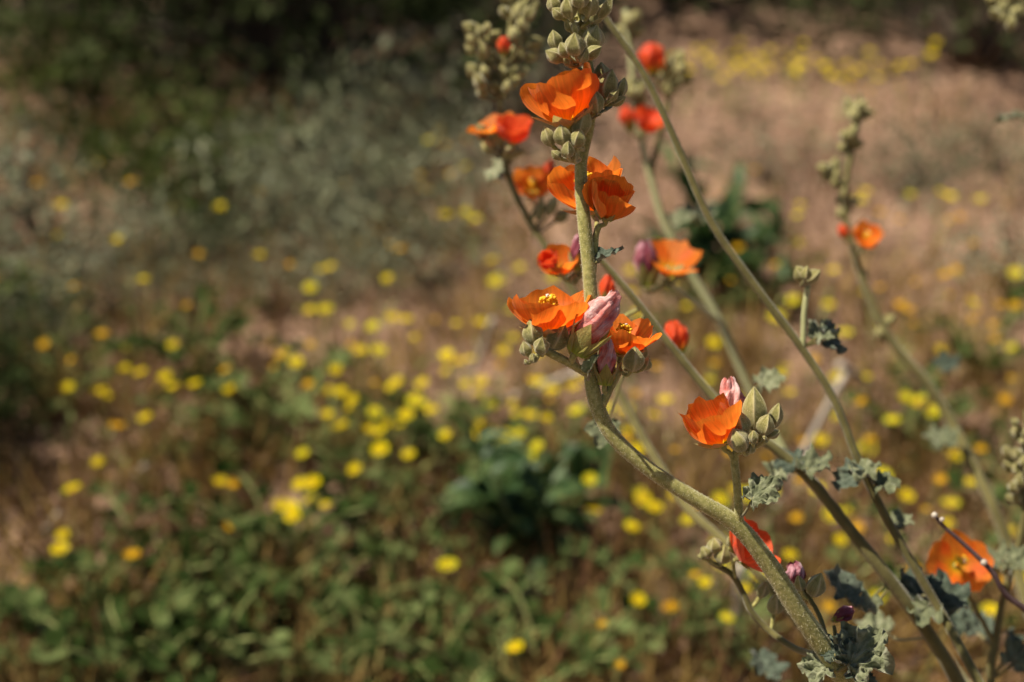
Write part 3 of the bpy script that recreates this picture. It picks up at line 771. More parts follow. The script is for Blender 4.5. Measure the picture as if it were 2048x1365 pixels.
def leaf(root, px, py, d, size, nrm, tipang, seed, fold=.0, mat='leaf', pet=None, ruffle=.16, lobes=5, pr=3.0, rings=9, segs=56, squash=1.0):
    """crinkled, lobed, round-toothed leaf; (px,py) is where blade meets petiole; nrm: facing, tipang: picture direction of its tip"""
    r = random.Random(seed); u = pxm(d); S = size*u*(.88 if rings == 6 else 1); p = at(px, py, d)
    z = nrm.normalized(); y = lean(tipang); y = (y-z*y.dot(z)).normalized(); x = y.cross(z)
    W = Matrix.Translation(p) @ Matrix((x, y, z)).transposed().to_4x4()
    ph = [r.random()*6.28 for _ in range(6)]
    V = [(0, 0, 0)]; F = []
    for i in range(1, rings+1):
        q = i/rings
        for k in range(segs):
            a = -math.pi*.93+2*math.pi*.93*k/(segs-1)
            env = .62+.38*math.cos(a*.5)**.8
            ol = env*(1+.16*math.cos(a*lobes*1.04)+.05*math.cos(a*17+ph[0]))
            rr = q*ol
            X = math.sin(a)*rr*.72*squash; Y = .30+math.cos(a)*rr*.70-.30*(1-q)
            Z = ruffle*(q**1.6)*(math.sin(a*lobes*1.04+ph[1])*.55+.5*math.sin(a*9+ph[2]+q*2)+.35*math.sin(a*21+ph[3])) + ruffle*.45*math.sin(q*13+a*7+ph[4])*q
            Z += ruffle*.9*mnoise.noise(Vector((X*7+seed, Y*7, seed*.7)))
            fx = abs(X)
            Xf = X*math.cos(fold); Z += fx*math.sin(fold)
            V.append((Xf*S, Y*S, Z*S))
    for k in range(segs-1): F.append((0, 1+k+1, 1+k))
    for i in range(rings-1):
        for k in range(segs-1):
            a = 1+i*segs+k; F.append((a, a+1, a+segs+1, a+segs))
    lf = node('leaf', mk('leaf', V, F, M[mat]), W, root)
    if pet:
        pts = [at(*q) for q in pet]+[p+y*S*.06]
        tube('petiole', [(*q, pr*u) for q in pts], M['stem_soft'], lf, 7, 4)
    return lf

def stalk(name, root, pts, mat, segs=12, per=7, rough=.05, seed=0, base=None):
    if base: pts = [q for q in pts if q[1] <= 1420]
    P4 = [(*at(x, y, d), w*.5*pxm(d)) for x, y, d, w in pts]
    if base:                                     # carry the stem on down to its root, bending gently
        p, q, b = Vector(P4[-1][:3]), Vector(P4[-2][:3]), Vector(base[-1][:3])
        ln = (b-p).length; c = p+(p-q).normalized()*ln*.42
        for t in (.25, .5, .75, 1.0):
            v = p*(1-t)**2+c*2*t*(1-t)+b*t*t
            P4.append((*v, P4[-1][3]*.6+base[-1][3]*.4))
    return tube(name, P4, M[mat], root, segs, per, rough, seed)

BASE = Vector((.36, .55, 0)); 
def basept(dx, dy, w):
    x, y = BASE.x+dx, BASE.y+dy; z = gz(x, y)
    return [(x, y, z-.015, w*.6)]
def stem_thing(name, dx, dy, label, cat='flower stem', group='globemallow stems rising from one base'):
    return thing(name, Vector((BASE.x+dx, BASE.y+dy, gz(BASE.x+dx, BASE.y+dy))), label, cat, group)

def cluster(root, px, py, d, rad, n, size, seed, att=None, ang=0, fan=65):
    r = random.Random(seed)
    for k in range(n):
        a = 2.4*k+seed; q = rad*math.sqrt((k+.5)/n)
        x = px+math.cos(a)*q; y = py+math.sin(a)*q*1.05; dd = d+r.uniform(-1, 1)*rad*pxm(d)
        w = size*r.uniform(.75, 1.15)
        bud(root, x, y, dd, w, w*r.uniform(1.15, 1.5), ang+(x-px)/max(rad, 1)*fan+r.uniform(-12, 12), r.uniform(0, .7), r.random()*6, (att or (px, py+rad*.6, d)), 2.6, False, r.random() < .4)

# ================================================================== the thick stem
S1 = stem_thing('globemallow_stem', 0, 0, 'thick fuzzy curved flower stem with orange flowers, pink wilted ones and felted buds')
D0 = .478
main = [(1166,-120,.472,19),(1160,-20,.472,20),(1163,50,.472,21),(1172,110,.474,22),(1182,180,.476,22),(1178,250,.477,23),(1163,320,.478,24),(1163,380,.478,26),(1169,450,.478,27),
        (1177,530,.478,27),(1182,600,.478,27),(1184,660,.478,27),(1181,715,.478,27),(1188,790,.478,30),(1220,865,.479,32),(1290,932,.480,32),(1380,992,.481,33),(1468,1046,.483,37),
        (1532,1120,.486,40),(1592,1215,.490,42),(1652,1302,.495,44),(1712,1395,.502,46),(1800,1560,.53,48),(1880,1720,.58,50)]
sm = stalk('stalk', S1, [(x, y, d, w*(1 if y < 800 else .92)) for x, y, d, w in main], 'stem', 20, 9, .03, 3, basept(0, 0, .0055))
add_fuzz(S1, sm, 42000, .00075)
def br(pts, seed=0, root=None, mat='stem', fz=0):
    o = stalk('branch', root or S1, pts, mat, 10, 6, .07, seed)
    if fz: add_fuzz(root or S1, o, fz, .0005)
    return o
UPR = upright
# --- left cluster of the middle node: open flower and its buds
br([(1186,752,.478,19),(1166,742,.474,18),(1138,726,.471,18),(1104,709,.470,17),(1085,700,.470,13)], 1, fz=900)
flower(S1, 1099, 668, .474, UPR(-.04, -.27), 112, 58, 8, .62, phase=1.52, seed=3, amid=52, ped=[(1104,706,.472),(1100,680,.474)], pr=5, cal=(.52, 62, 30, .36), ruffle=.055, notch=.05)
bud(S1, 1065, 664, .468, 39, 52, -8, .15, .3, (1088,702), fuzz=260)
bud(S1, 1083, 691, .463, 35, 40, 4, .75, .8, (1090,704), 4, kind=1, fuzz=260)
bud(S1, 1117, 674, .470, 43, 58, 28, .35, .2, (1100,706), 4, fuzz=260)
bud(S1, 1051, 697, .466, 27, 33, -18, .5, .1, (1078,708), 4, kind=1, fuzz=200)
bud(S1, 1066, 716, .464, 20, 22, -10, .7, .5, (1080,708), 3, kind=1, fuzz=100)
bud(S1, 1052, 724, .466, 11, 12, -40, .4, .2, (1068,716), 3, kind=1, fuzz=50)
# --- pink wilted flower leaning across the stem, two more behind
wilted(S1, 1152, 706, .468, 33, 146, 52, 5, .25, ped=[(1142,728,.471),(1146,716,.469)], pr=6)
wilted(S1, 1150, 712, .485, -6, 62, 24, 8, .1, ped=[(1158,736,.478),(1154,726,.482)], pr=4)
wilted(S1, 1209, 770, .476, 4, 92, 30, 9, .15, ped=[(1213,800,.478),(1211,786,.477)], pr=5)
# --- right flower of the middle node
br([(1204,812,.478,17),(1217,782,.478,17),(1231,756,.480,16),(1240,738,.481,15)], 2, fz=500)
flower(S1, 1241, 708, .487, UPR(.14, -.14), 90, 58, 10, .62, phase=1.75, seed=6, amid=52, ped=[(1238,742,.481),(1239,722,.484)], pr=5, cal=(.5, 60, 30, .36))
bud(S1, 1267, 718, .476, 41, 52, 6, .3, .4, (1240,742,.480), 4, fuzz=220)
bud(S1, 1292, 728, .482, 23, 28, 25, .2, .4, (1252,740,.481), 3, fuzz=80)
bud(S1, 1284, 706, .489, 22, 40, 14, .1, .4, (1250,740,.482), 3, fuzz=60)
leaf(S1, 1178, 745, .4635, 37, (lean(-80)*.5-FW*.75+UP*.2), 32, 2, 1.1, 'leaf', pet=[(1176,760,.471)], ruffle=.06, lobes=3, pr=3, squash=.9)
# --- flowers just above: one behind the stem, one half furled
flower(S1, 1186, 420, .498, UPR(-.28, -.02), 112, 64, 8, .60, phase=-2.3, seed=12, amid=42, ped=[(1192,470,.482),(1194,440,.488)], pr=5, cal=(.55, 66, 48, .36), ruffle=.07)
flower(S1, 1212, 436, .478, UPR(.16, .12), 86, 46, -22, .62, phase=-1.75, seed=15, amid=18, ped=[(1192,520,.479),(1190,480,.479),(1198,455,.478)], pr=5, cal=(.5, 44, 14, .42), ruffle=.08, asym=.17, stamens=False, jit=9)
br([(1186,545,.478,14),(1190,510,.479,13),(1191,475,.479,13),(1197,455,.479,12)], 4, fz=400)
leaf(S1, 1199, 521, .476, 50, (lean(-25)*.9-FW*.30), 66, 4, .5, 'leaf_dark', pet=[(1186,528,.478),(1192,526,.477)], ruffle=.10, lobes=3, pr=3, squash=.75)
# --- top flower, with buds under, beside and above
flower(S1, 1141, 248, .468, UPR(-.28, -.14), 124, 54, -2, .60, phase=-1.35, seed=21, amid=38, ped=[(1165,300,.474),(1152,268,.470)], pr=6, cal=(.56, 58, 40, .38), ruffle=.05)
bud(S1, 1163, 243, .465, 38, 64, 12, .15, .3, (1166,300,.474), 4, fuzz=200)
for (x, y, dd, w, h, a, tw, k) in [(1096,273,.466,28,42,-22,.3,0),(1123,270,.460,34,42,-6,.5,0),(1156,277,.460,32,40,12,.5,0),(1135,299,.457,30,36,4,.7,1),(1112,310,.463,18,26,-50,.4,0),(1149,311,.462,20,24,10,.6,1)]:
    bud(S1, x, y, dd, w, h, a, tw, x*.1, (1160, 320, .474), 4, kind=k, fuzz=200)
br([(1184,235,.476,14),(1196,215,.474,13),(1205,195,.472,11)], 5, fz=200)
for (x, y, dd, w, h, a, tw, k) in [(1203,152,.476,38,54,-2,.1,0),(1217,167,.468,42,56,14,.3,0),(1244,176,.470,22,42,16,.2,0),(1238,202,.468,18,32,62,.3,0),(1192,203,.464,30,46,-8,.3,0),(1228,190,.464,20,30,40,.4,1)]:
    bud(S1, x, y, dd, w, h, a, tw, x*.13, (1203, 212, .473), 4, kind=k, fuzz=200)
leaf(S1, 1196, 230, .466, 30, lean(-30)*.8-FW*.5, 72, 9, .5, 'leaf', ruffle=.08, lobes=3, pet=[(1184,238,.474)], pr=3, squash=.55)
for (x, y, dd, w, h, a, tw, k) in [(1110,80,.463,28,40,-14,.3,0),(1150,88,.455,46,48,-4,.75,1),(1108,112,.462,30,40,-62,.35,0),(1188,76,.462,42,50,14,.4,0),(1188,105,.460,26,38,56,.4,0),(1128,100,.458,26,34,-30,.5,0),(1168,110,.457,28,32,24,.6,1),(1135,118,.462,24,28,-10,.3,1)]:
    bud(S1, x, y, dd, w, h, a, tw, x*.17, (1168, 124, .473), 4, kind=k, fuzz=220)
for (x, y, dd, w, h, a, tw, k) in [(1108,8,.466,28,40,-24,.3,0),(1137,16,.460,34,44,-10,.5,0),(1115,27,.464,24,30,-50,.4,0),(1180,8,.460,40,50,10,.5,1),(1210,14,.464,32,50,30,.2,0),(1194,32,.466,26,38,55,.2,0),(1137,50,.466,22,28,-26,.4,1),(1160,-6,.456,40,44,0,.7,1),(1190,52,.468,20,24,40,.5,1),(1150,56,.462,16,24,-12,.5,0),
                               (1135,-40,.464,40,50,-12,.3,0),(1180,-44,.462,42,50,14,.3,0),(1158,-80,.466,36,44,0,.3,0)]:
    bud(S1, x, y, dd, w, h, a, tw, x*.11, (1163, y+26, .472), 4, kind=k, fuzz=220)
# --- lower side shoot with cup flower and buds
sh = br([(1479,1052,.483,20),(1477,1010,.480,17),(1473,960,.478,16),(1469,918,.477,16),(1474,900,.476,14)], 6, fz=900)
flower(S1, 1443, 886, .474, UPR(-.50, -.14), 104, 56, 2, .62, phase=1.3, seed=31, amid=34, mat='petal', ped=[(1468,922,.477),(1458,905,.475)], pr=5, cal=(.5, 52, 24, .40), ruffle=.085, notch=.08, stamens=False, jit=9)
wilted(S1, 1472, 866, .487, -8, 112, 42, 33, .05, ped=[(1472,905,.479),(1472,886,.483)], pr=5)
for (x, y, dd, w, h, a, tw, k, at_) in [(1509,818,.478,46,88,-2,.1,0,(1504,890,.477)),(1551,832,.482,28,54,14,.15,0,(1530,884,.478)),(1530,850,.473,36,46,16,.35,0,(1522,885,.476)),(1481,846,.472,36,54,-14,.2,0,(1492,892,.476)),
                               (1476,880,.467,42,52,-26,.3,0,(1490,903,.475)),(1507,874,.466,18,28,-2,.3,0,(1504,895,.474)),(1548,868,.474,18,26,62,.3,0,(1528,880,.476)),(1529,876,.470,11,12,0,.7,1,(1516,892,.475)),(1500,897,.469,24,20,10,.6,1,(1488,906,.475))]:
    bud(S1, x, y, dd, w, h, a, tw, x*.13, at_, 4, kind=k, fuzz=240)
br([(1474,905,.476,13),(1490,902,.475,11),(1512,893,.476,10),(1532,884,.478,8)], 7, fz=200)
leaf(S1, 1504, 1000, .466, 66, (TO_SUN*.8-FW*.55), 52, 11, .25, 'leaf', pet=[(1482,1034,.481),(1492,1024,.474)], ruffle=.2, lobes=5, pr=3.4, squash=.85)
# --- lowest side shoot, passing behind the stem, with half-hidden red flower
br([(1662,1318,.496,18),(1640,1312,.512,15),(1594,1299,.530,13),(1541,1264,.540,13),(1503,1224,.541,13),(1488,1190,.541,12),(1463,1149,.540,12),(1422,1125,.539,10)], 8, mat='stem_soft')
flower(S1, 1478, 1116, .536, UPR(.85, .1), 84, 66, 14, .58, phase=.75, seed=41, amid=42, mat='petal_red', ped=[(1470,1158,.540)], pr=4, cal=(.52, 50, 30, .38), stamens=False, fine=False)
for (x, y, w, h, a, k) in [(1411,1105,24,30,-30,0),(1430,1091,30,36,-12,0),(1446,1108,36,42,8,1),(1464,1082,20,26,10,0),(1400,1114,12,14,-60,1)]:
    bud(S1, x, y, .537, w, h, a, .4, x*.1, (1440, 1135, .539), 3, kind=k, fine=True, fuzz=0)
bud(S1, 1551, 1207, .540, 38, 44, 5, .3, .3, (1541,1264,.540), 4, kind=1, fuzz=0)
bud(S1, 1526, 1180, .541, 24, 36, 20, .3, .3, (1500,1218,.541), 4, kind=0, fuzz=0)
# --- spent flowers and fruits on the far side low down
br([(1655,1290,.497,12),(1640,1235,.503,10),(1618,1196,.505,9),(1606,1180,.505,8)], 9, mat='stem_soft')
wilted(S1, 1598, 1168, .507, -20, 48, 34, 43, .2, 'petal_maroon', cal=False, fine=False)
bud(S1, 1599, 1166, .503, 26, 36, -14, .4, .3, (1620,1200,.505), 4, kind=1, fuzz=0)
bud(S1, 1633, 1169, .503, 42, 54, 18, .4, .3, (1624,1204,.505), 4, kind=1, fuzz=0)
br([(1680,1320,.499,10),(1672,1280,.505,9),(1668,1252,.507,8)], 10, mat='stem_soft')
wilted(S1, 1668, 1240, .507, 55, 46, 26, 44, .3, 'petal_maroon', cal=True, fine=False)
leaf(S1, 1700, 1330, .488, 92, (TO_SUN*.6-FW*.6), 40, 21, .15, 'leaf', pet=[(1668,1345,.496),(1680,1340,.492)], ruffle=.26, lobes=5, pr=4)
leaf(S1, 1694, 1318, .492, 80, (lean(60)*.6-FW*.6), 84, 22, .3, 'leaf_dark', pet=[(1668,1335,.496)], ruffle=.2, lobes=5, pr=4)
leaf(S1, 1660, 1334, .494, 58, (TO_SUN*.7-FW*.5), -78, 23, .3, 'leaf', pet=[(1672,1340,.497)], ruffle=.22, lobes=5, pr=3)
leaf(S1, 1672, 1312, .489, 46, (lean(-60)*.6-FW*.5), -40, 24, .4, 'leaf_dark', pet=[(1668,1325,.496)], ruffle=.2, lobes=5, pr=3)

# ================================================================== slender stem with orange flowers and knobbly bud head (rises furthest over, behind)
dd = .70
S2 = stem_thing('globemallow_stem', .02, .05, 'slender curved stem topped by clusters of felted buds and several small orange flowers')
stalk('stalk', S2, [(1035,-90,dd,10.1),(1028,0,dd,10.8),(1016,80,dd,10.8),(1004,170,dd,11.5),(1000,260,dd,12.2),(1020,360,dd,13),(1060,445,dd,13.7),(1105,515,dd,14.4),(1155,600,dd,15.1),(1200,700,dd,15.8),(1240,790,dd,16.6),(1300,900,.69,17.3),(1370,1010,.675,18.7),(1425,1062,.665,17.3),(1500,1130,.65,15.8),(1560,1200,.65,15.8),(1650,1320,.65,17.3),(1760,1500,.65,20.2),(1860,1660,.67,21.6)], 'stem_soft', 9, 5, .04, 1, basept(.02, .05, .004))
cluster(S2, 1035, 15, dd, 36, 11, 25, 1, ang=0); cluster(S2, 962, 75, dd, 32, 9, 24, 2, (1010, 120, dd), -15); cluster(S2, 1045, 85, dd, 34, 8, 24, 3, (1015, 130, dd), 15)
cluster(S2, 975, 150, dd, 38, 9, 26, 4, (1002, 190, dd), -10); cluster(S2, 1025, 150, dd, 28, 6, 22, 5, (1003, 190, dd), 20); cluster(S2, 1020, -70, dd, 40, 9, 26, 6)
wilted(S2, 1008, 112, dd-.01, 0, 38, 22, 51, .2, 'petal_red', cal=True, fine=False)
flower(S2, 992, 262, dd-.012, UPR(-.35, .0), 54, 80, 40, .58, phase=.5, seed=52, amid=60, ped=[(1002,300,dd),(998,280,dd-.006)], fine=False, cal=(.5, 60, 30, .36), stamens=False)
flower(S2, 1025, 286, dd-.03, UPR(.1, .15), 58, 52, 2, .62, phase=.9, seed=53, amid=30, mat='petal_red', ped=[(1006,320,dd),(1012,300,dd-.015)], fine=False, cal=(.4, 60, 30, .36), ruffle=.1, stamens=False)
cluster(S2, 975, 275, dd-.01, 24, 6, 22, 7, (1002, 310, dd), -20); cluster(S2, 1030, 300, dd-.005, 18, 4, 20, 8, (1008, 325, dd), 20)
flower(S2, 1065, 385, dd+.02, UPR(0, .5), 54, 66, 26, .6, phase=.2, seed=54, amid=46, mat='petal', ped=[(1060,440,dd),(1072,412,dd+.01)], fine=False)
wilted(S2, 1090, 372, dd+.03, 15, 54, 24, 55, .1, 'petal_red', ped=[(1062,440,dd),(1082,400,dd+.02)], cal=True, fine=False)
bud(S2, 1082, 420, dd, 20, 46, 10, .2, 0, (1068, 455, dd), 3, False); bud(S2, 1104, 412, dd, 22, 44, 24, .2, 0, (1072, 458, dd), 3, False); bud(S2, 1124, 432, dd+.01, 26, 36, 50, .2, 0, (1074, 462, dd), 3, False)
leaf(S2, 1008, 345, dd, 52, lean(-40)*.7-FW*.6, -62, 61, .3, 'leaf', pet=[(1020,368,dd)], rings=6, segs=30)

# ================================================================== dark arching stem ending in red flowers
dd = .585
S3 = stem_thing('globemallow_stem', -.02, .02, 'arching olive stem with red flowers at its tip and felted leaves lower down')
stalk('stalk', S3, [(1150,480,dd,8.9),(1180,500,dd,11.1),(1210,530,dd,12.6),(1280,612,dd,14.1),(1340,690,dd,15.5),(1412,778,dd,17),(1485,850,.58,18.5),(1560,905,.58,20),(1625,965,.58,22.2),(1700,1060,.58,24.4),(1780,1160,.58,25.9),(1862,1275,.585,27.4),(1930,1390,.59,29.6),(1985,1500,.60,29.6),(2030,1680,.64,29.6)], 'stem_soft', 10, 5, .04, 2, basept(-.02, .02, .0045))
flower(S3, 1122, 545, dd, UPR(-.2, .25), 58, 64, 20, .6, phase=.3, seed=62, amid=42, mat='petal', ped=[(1180,510,dd),(1140,560,dd)], fine=False, stamens=False, cal=(.5, 55, 30, .38))
flower(S3, 1108, 532, dd-.01, UPR(-.7, .5), 40, 50, 0, .6, phase=.3, seed=63, mat='petal_red', ped=[(1130,556,dd)], fine=False, stamens=False, cal=(.4, 55, 30, .38))
wilted(S3, 1152, 540, dd, 8, 70, 30, 64, .1, 'petal_maroon', ped=[(1185,508,dd),(1158,556,dd)], cal=True, fine=False)
bud(S3, 1147, 558, dd, 22, 26, -10, .3, 0, (1170, 510, dd), 3, False)
wilted(S3, 1212, 612, dd+.02, 4, 62, 26, 65, .1, 'petal_red', ped=[(1285,615,dd),(1230,640,dd+.01)], cal=True, fine=False)
wilted(S3, 1362, 705, dd+.02, -18, 66, 44, 66, .1, 'petal_red', ped=[(1365,722,dd)], cal=True, fine=False)
leaf(S3, 1215, 845, dd, 62, lean(-10)*.5-FW*.8, 195, 67, .3, 'leaf', pet=[(1290,620,dd),(1240,770,dd)], rings=6, segs=30)
leaf(S3, 1590, 935, dd-.01, 56, lean(-30)*.9-FW*.5, -30, 68, .3, 'leaf_dark', pet=[(1605,950,dd)], rings=6, segs=34, ruffle=.2)
leaf(S3, 1612, 940, dd-.015, 62, lean(-20)*.8-FW*.6, 52, 69, .3, 'leaf', pet=[(1608,955,dd)], rings=6, segs=34, ruffle=.22)
leaf(S3, 1575, 930, dd+.01, 56, lean(-50)*.8-FW*.6, 230, 70, .3, 'leaf', pet=[(1598,945,dd)], rings=6, segs=34, ruffle=.2)
leaf(S3, 1520, 770, dd+.03, 56, lean(-20)*.8-FW*.6, 75, 71, .3, 'leaf', pet=[(1480,846,dd),(1500,790,dd+.02)], rings=6, segs=30, ruffle=.2)
leaf(S3, 1690, 1195, dd-.02, 80, lean(40)*.6-FW*.5, 20, 72, .2, 'leaf_dark', pet=[(1780,1162,dd),(1720,1215,dd-.01)], rings=6, segs=30, ruffle=.12)
leaf(S3, 1720, 1215, dd-.02, 50, lean(-10)*.9-FW*.5, 70, 73, .3, 'leaf', pet=[(1785,1166,dd),(1740,1222,dd-.01)], rings=6, segs=30, ruffle=.2)
leaf(S3, 1770, 1265, dd+.05, 70, lean(-10)*.8-FW*.5, -40, 74, .3, 'leaf', pet=[(1860,1275,dd),(1800,1280,dd+.03)], rings=6, segs=30, ruffle=.2)

# ================================================================== long straight leaning stem
dd = .575
S4 = stem_thing('globemallow_stem', .03, .0, 'long straight leaning stem with one stalked bud and few felted leaves')
stalk('stalk', S4, [(1130,-110,dd,11.9),(1175,-20,dd,12.6),(1217,45,dd,13.3),(1288,150,dd,14),(1350,280,dd,14.7),(1420,440,dd,15.4),(1505,565,dd,15.4),(1602,695,dd,16.1),(1668,800,dd,16.1),(1720,930,dd,16.8),(1780,1050,dd,17.5),(1835,1145,dd,18.2),(1890,1240,dd,18.9),(1950,1350,.56,19.6),(2010,1480,.57,21),(2060,1660,.62,22.4)], 'stem_soft', 10, 5, .04, 4, basept(.03, 0, .004))
br([(1604,696,dd,14),(1607,670,dd,12),(1608,630,dd,12),(1614,585,dd,12),(1618,566,dd,10)], 3, S4, 'stem_pale')
bud(S4, 1602, 548, dd, 30, 40, -40, .3, .2, (1616, 568, dd), 3, False); bud(S4, 1624, 552, dd-.006, 28, 40, 55, .3, .2, (1617, 570, dd), 3, False); bud(S4, 1612, 546, dd-.012, 26, 32, 5, .6, .2, (1617, 570, dd), 3, False, 1)
leaf(S4, 1632, 678, dd, 58, lean(-20)*.7-FW*.6, 30, 81, .3, 'leaf', pet=[(1606,694,dd)], rings=6, segs=34, ruffle=.2)
leaf(S4, 1650, 680, dd, 60, lean(60)*.6-FW*.5, 70, 82, .3, 'leaf_dark', pet=[(1606,694,dd)], rings=6, segs=34, ruffle=.18)
leaf(S4, 1730, 955, dd-.012, 54, lean(-20)*.8-FW*.6, -8, 83, .3, 'leaf', pet=[(1724,935,dd)], rings=6, segs=34, ruffle=.22)
leaf(S4, 1712, 955, dd-.010, 58, lean(-60)*.8-FW*.5, -70, 84, .3, 'leaf_dark', pet=[(1724,938,dd)], rings=6, segs=34, ruffle=.2)
leaf(S4, 1752, 972, dd-.010, 52, lean(-10)*.8-FW*.6, 80, 85, .3, 'leaf', pet=[(1734,950,dd)], rings=6, segs=34, ruffle=.22)
leaf(S4, 1790, 1050, dd+.02, 46, lean(-10)*.8-FW*.6, 40, 86, .3, 'leaf', pet=[(1780,1052,dd)], rings=6, segs=30, ruffle=.2)
leaf(S4, 1840, 1195, dd+.01, 76, lean(20)*.6-FW*.6, 10, 87, .3, 'leaf_dark', pet=[(1862,1192,dd)], rings=6, segs=34, ruffle=.24)
leaf(S4, 1872, 1205, dd+.015, 80, lean(-10)*.6-FW*.6, 60, 88, .3, 'leaf_dark', pet=[(1866,1196,dd)], rings=6, segs=34, ruffle=.24)
leaf(S4, 1860, 1210, dd+.005, 60, lean(-20)*.8-FW*.6, 190, 89, .3, 'leaf', pet=[(1866,1200,dd)], rings=6, segs=34, ruffle=.24)

# ================================================================== pale green stem further back
dd = .88
S5 = stem_thing('globemallow_stem', .05, .16, 'pale green stem with red closed flower and buds near its top')
stalk('stalk', S5, [(1250,20,dd,11.2),(1262,110,dd,12.6),(1268,190,dd,12.6),(1280,260,dd,13.3),(1300,350,dd,14),(1330,450,dd,14.7),(1390,560,dd,15.4),(1440,645,dd,15.4),(1482,740,dd,15.4),(1540,860,dd,15.4),(1622,962,.86,15.4),(1700,1060,.84,15.4),(1862,1275,.82,16.8),(1985,1500,.82,18.2),(2030,1640,.84,19.6)], 'stem_pale', 9, 5, .04, 5, basept(.05, .16, .004))
br([(1300,350,dd,14),(1320,270,dd,12),(1336,210,dd,12),(1338,180,dd,10)], 3, S5, 'stem_soft')
cluster(S5, 1345, 150, dd, 36, 9, 26, 11, (1337, 190, dd), 5); cluster(S5, 1262, 55, dd, 24, 6, 24, 12, (1258, 90, dd)); cluster(S5, 1275, 180, dd, 20, 5, 24, 13, (1270, 215, dd))
wilted(S5, 1308, 150, dd-.02, -6, 64, 46, 91, .1, 'petal_red', ped=[(1336,200,dd),(1316,165,dd-.01)], cal=True, fine=False)
flower(S5, 1290, 262, dd-.01, UPR(.25, .2), 50, 58, 12, .6, phase=.3, seed=92, mat='petal_red', ped=[(1284,280,dd)], fine=False, stamens=False)
wilted(S5, 1262, 262, dd-.01, -16, 52, 26, 93, .1, 'petal_red', ped=[(1282,275,dd)], cal=True, fine=False)
leaf(S5, 1350, 445, dd, 62, lean(-20)*.9-FW*.5, 65, 94, .3, 'leaf', pet=[(1330,452,dd)], rings=6, segs=30)
leaf(S5, 1400, 440, dd, 48, lean(-20)*.9-FW*.5, 10, 95, .3, 'leaf', pet=[(1340,470,dd),(1380,452,dd)], rings=6, segs=30)
br([(1440,645,.88,12),(1400,615,.80,11),(1360,585,.74,11),(1330,560,.71,10)], 4, S5, 'stem_pale')
flower(S5, 1335, 540, .705, UPR(.1, .12), 74, 78, 34, .58, phase=.0, seed=96, amid=52, mat='petal', ped=[(1340,566,.71)], fine=False, stamens=False, cal=(.5, 60, 30, .36))
wilted(S5, 1296, 572, .70, -6, 92, 40, 97, .1, 'petal_maroon', ped=[(1335,566,.71),(1310,584,.705)], cal=True, fine=False)
bud(S5, 1360, 545, .705, 30, 36, 30, .3, 0, (1340, 568, .71), 3, False)

# ================================================================== thin stem standing apart with knobbly bud top
dd = .84
S6 = stem_thing('globemallow_stem', .13, .18, 'thin stem standing apart with spaced bud clusters above one small orange flower')
stalk('stalk', S6, [(1720,190,dd,9),(1714,260,dd,10.8),(1698,330,dd,11.8),(1690,410,dd,12.6),(1704,490,dd,13.4),(1735,585,dd,15.4),(1785,685,dd,17),(1850,762,dd,19),(1902,842,dd,19.8),(1945,930,.83,20.6),(1985,1010,.82,21.6),(2020,1100,.82,22.6),(2070,1250,.81,23.4),(2120,1450,.82,23.4)], 'stem_soft', 9, 5, .04, 6, basept(.13, .18, .0035))
cluster(S6, 1712, 225, dd, 24, 8, 22, 21, (1716, 250, dd)); cluster(S6, 1700, 285, dd, 22, 7, 21, 22, (1704, 310, dd)); cluster(S6, 1664, 345, dd, 22, 6, 22, 23, (1694, 380, dd), -25); cluster(S6, 1692, 408, dd, 24, 6, 21, 24, (1692, 430, dd))
flower(S6, 1728, 490, dd-.01, UPR(.1, .3), 46, 60, 18, .6, phase=.2, seed=98, mat='petal', ped=[(1706,500,dd),(1720,505,dd)], fine=False)
wilted(S6, 1692, 478, dd-.01, -20, 30, 18, 99, .1, 'petal_red', ped=[(1702,490,dd)], cal=True, fine=False)
bud(S6, 1728, 550, dd, 18, 24, 20, .3, 0, (1728, 570, dd), 3, False); bud(S6, 1780, 640, dd, 22, 28, 40, .3, 0, (1768, 660, dd), 3, False); bud(S6, 1760, 665, dd, 20, 26, -20, .3, 0, (1775, 680, dd), 3, False)
leaf(S6, 1880, 735, dd, 46, lean(-20)*.6-FW*.6, 60, 101, .3, 'leaf_dark', pet=[(1850,762,dd)], rings=6, segs=30)
leaf(S6, 1890, 890, dd-.02, 60, lean(-10)*.8-FW*.6, -10, 102, .3, 'leaf', pet=[(1920,885,dd)], rings=6, segs=30, ruffle=.2)

# ================================================================== right-hand fork with open flower
dd = .64
S7 = stem_thing('globemallow_stem', .10, .03, 'olive stem with crinkled leaves beside dark twig and wide open orange flower')
stalk('stalk', S7, [(2052,820,dd,9.6),(2050,940,dd,11.2),(2044,1060,dd,12),(2010,1180,dd,14.4),(1990,1290,dd,16),(1982,1380,dd,17.6),(1995,1520,dd,19.2),(2040,1690,.66,20.8)], 'stem_soft', 10, 5, .04, 7, basept(.10, .03, .004))
cluster(S7, 2040, 925, dd, 34, 9, 26, 31, (2050, 960, dd), -10); cluster(S7, 2046, 860, dd, 26, 6, 24, 32, (2050, 890, dd)); cluster(S7, 2036, 985, dd, 24, 5, 24, 33, (2048, 1010, dd), -20)
leaf(S7, 2000, 1135, dd, 62, lean(-10)*.8-FW*.6, 10, 111, .3, 'leaf', pet=[(2015,1165,dd)], rings=6, segs=34, ruffle=.24)
leaf(S7, 2020, 1130, dd-.01, 56, lean(-30)*.8-FW*.6, 70, 112, .3, 'leaf', pet=[(2015,1165,dd)], rings=6, segs=34, ruffle=.24)
leaf(S7, 1955, 1270, dd+.02, 64, lean(10)*.6-FW*.6, 20, 113, .3, 'leaf_dark', pet=[(1988,1290,dd)], rings=6, segs=34, ruffle=.22)
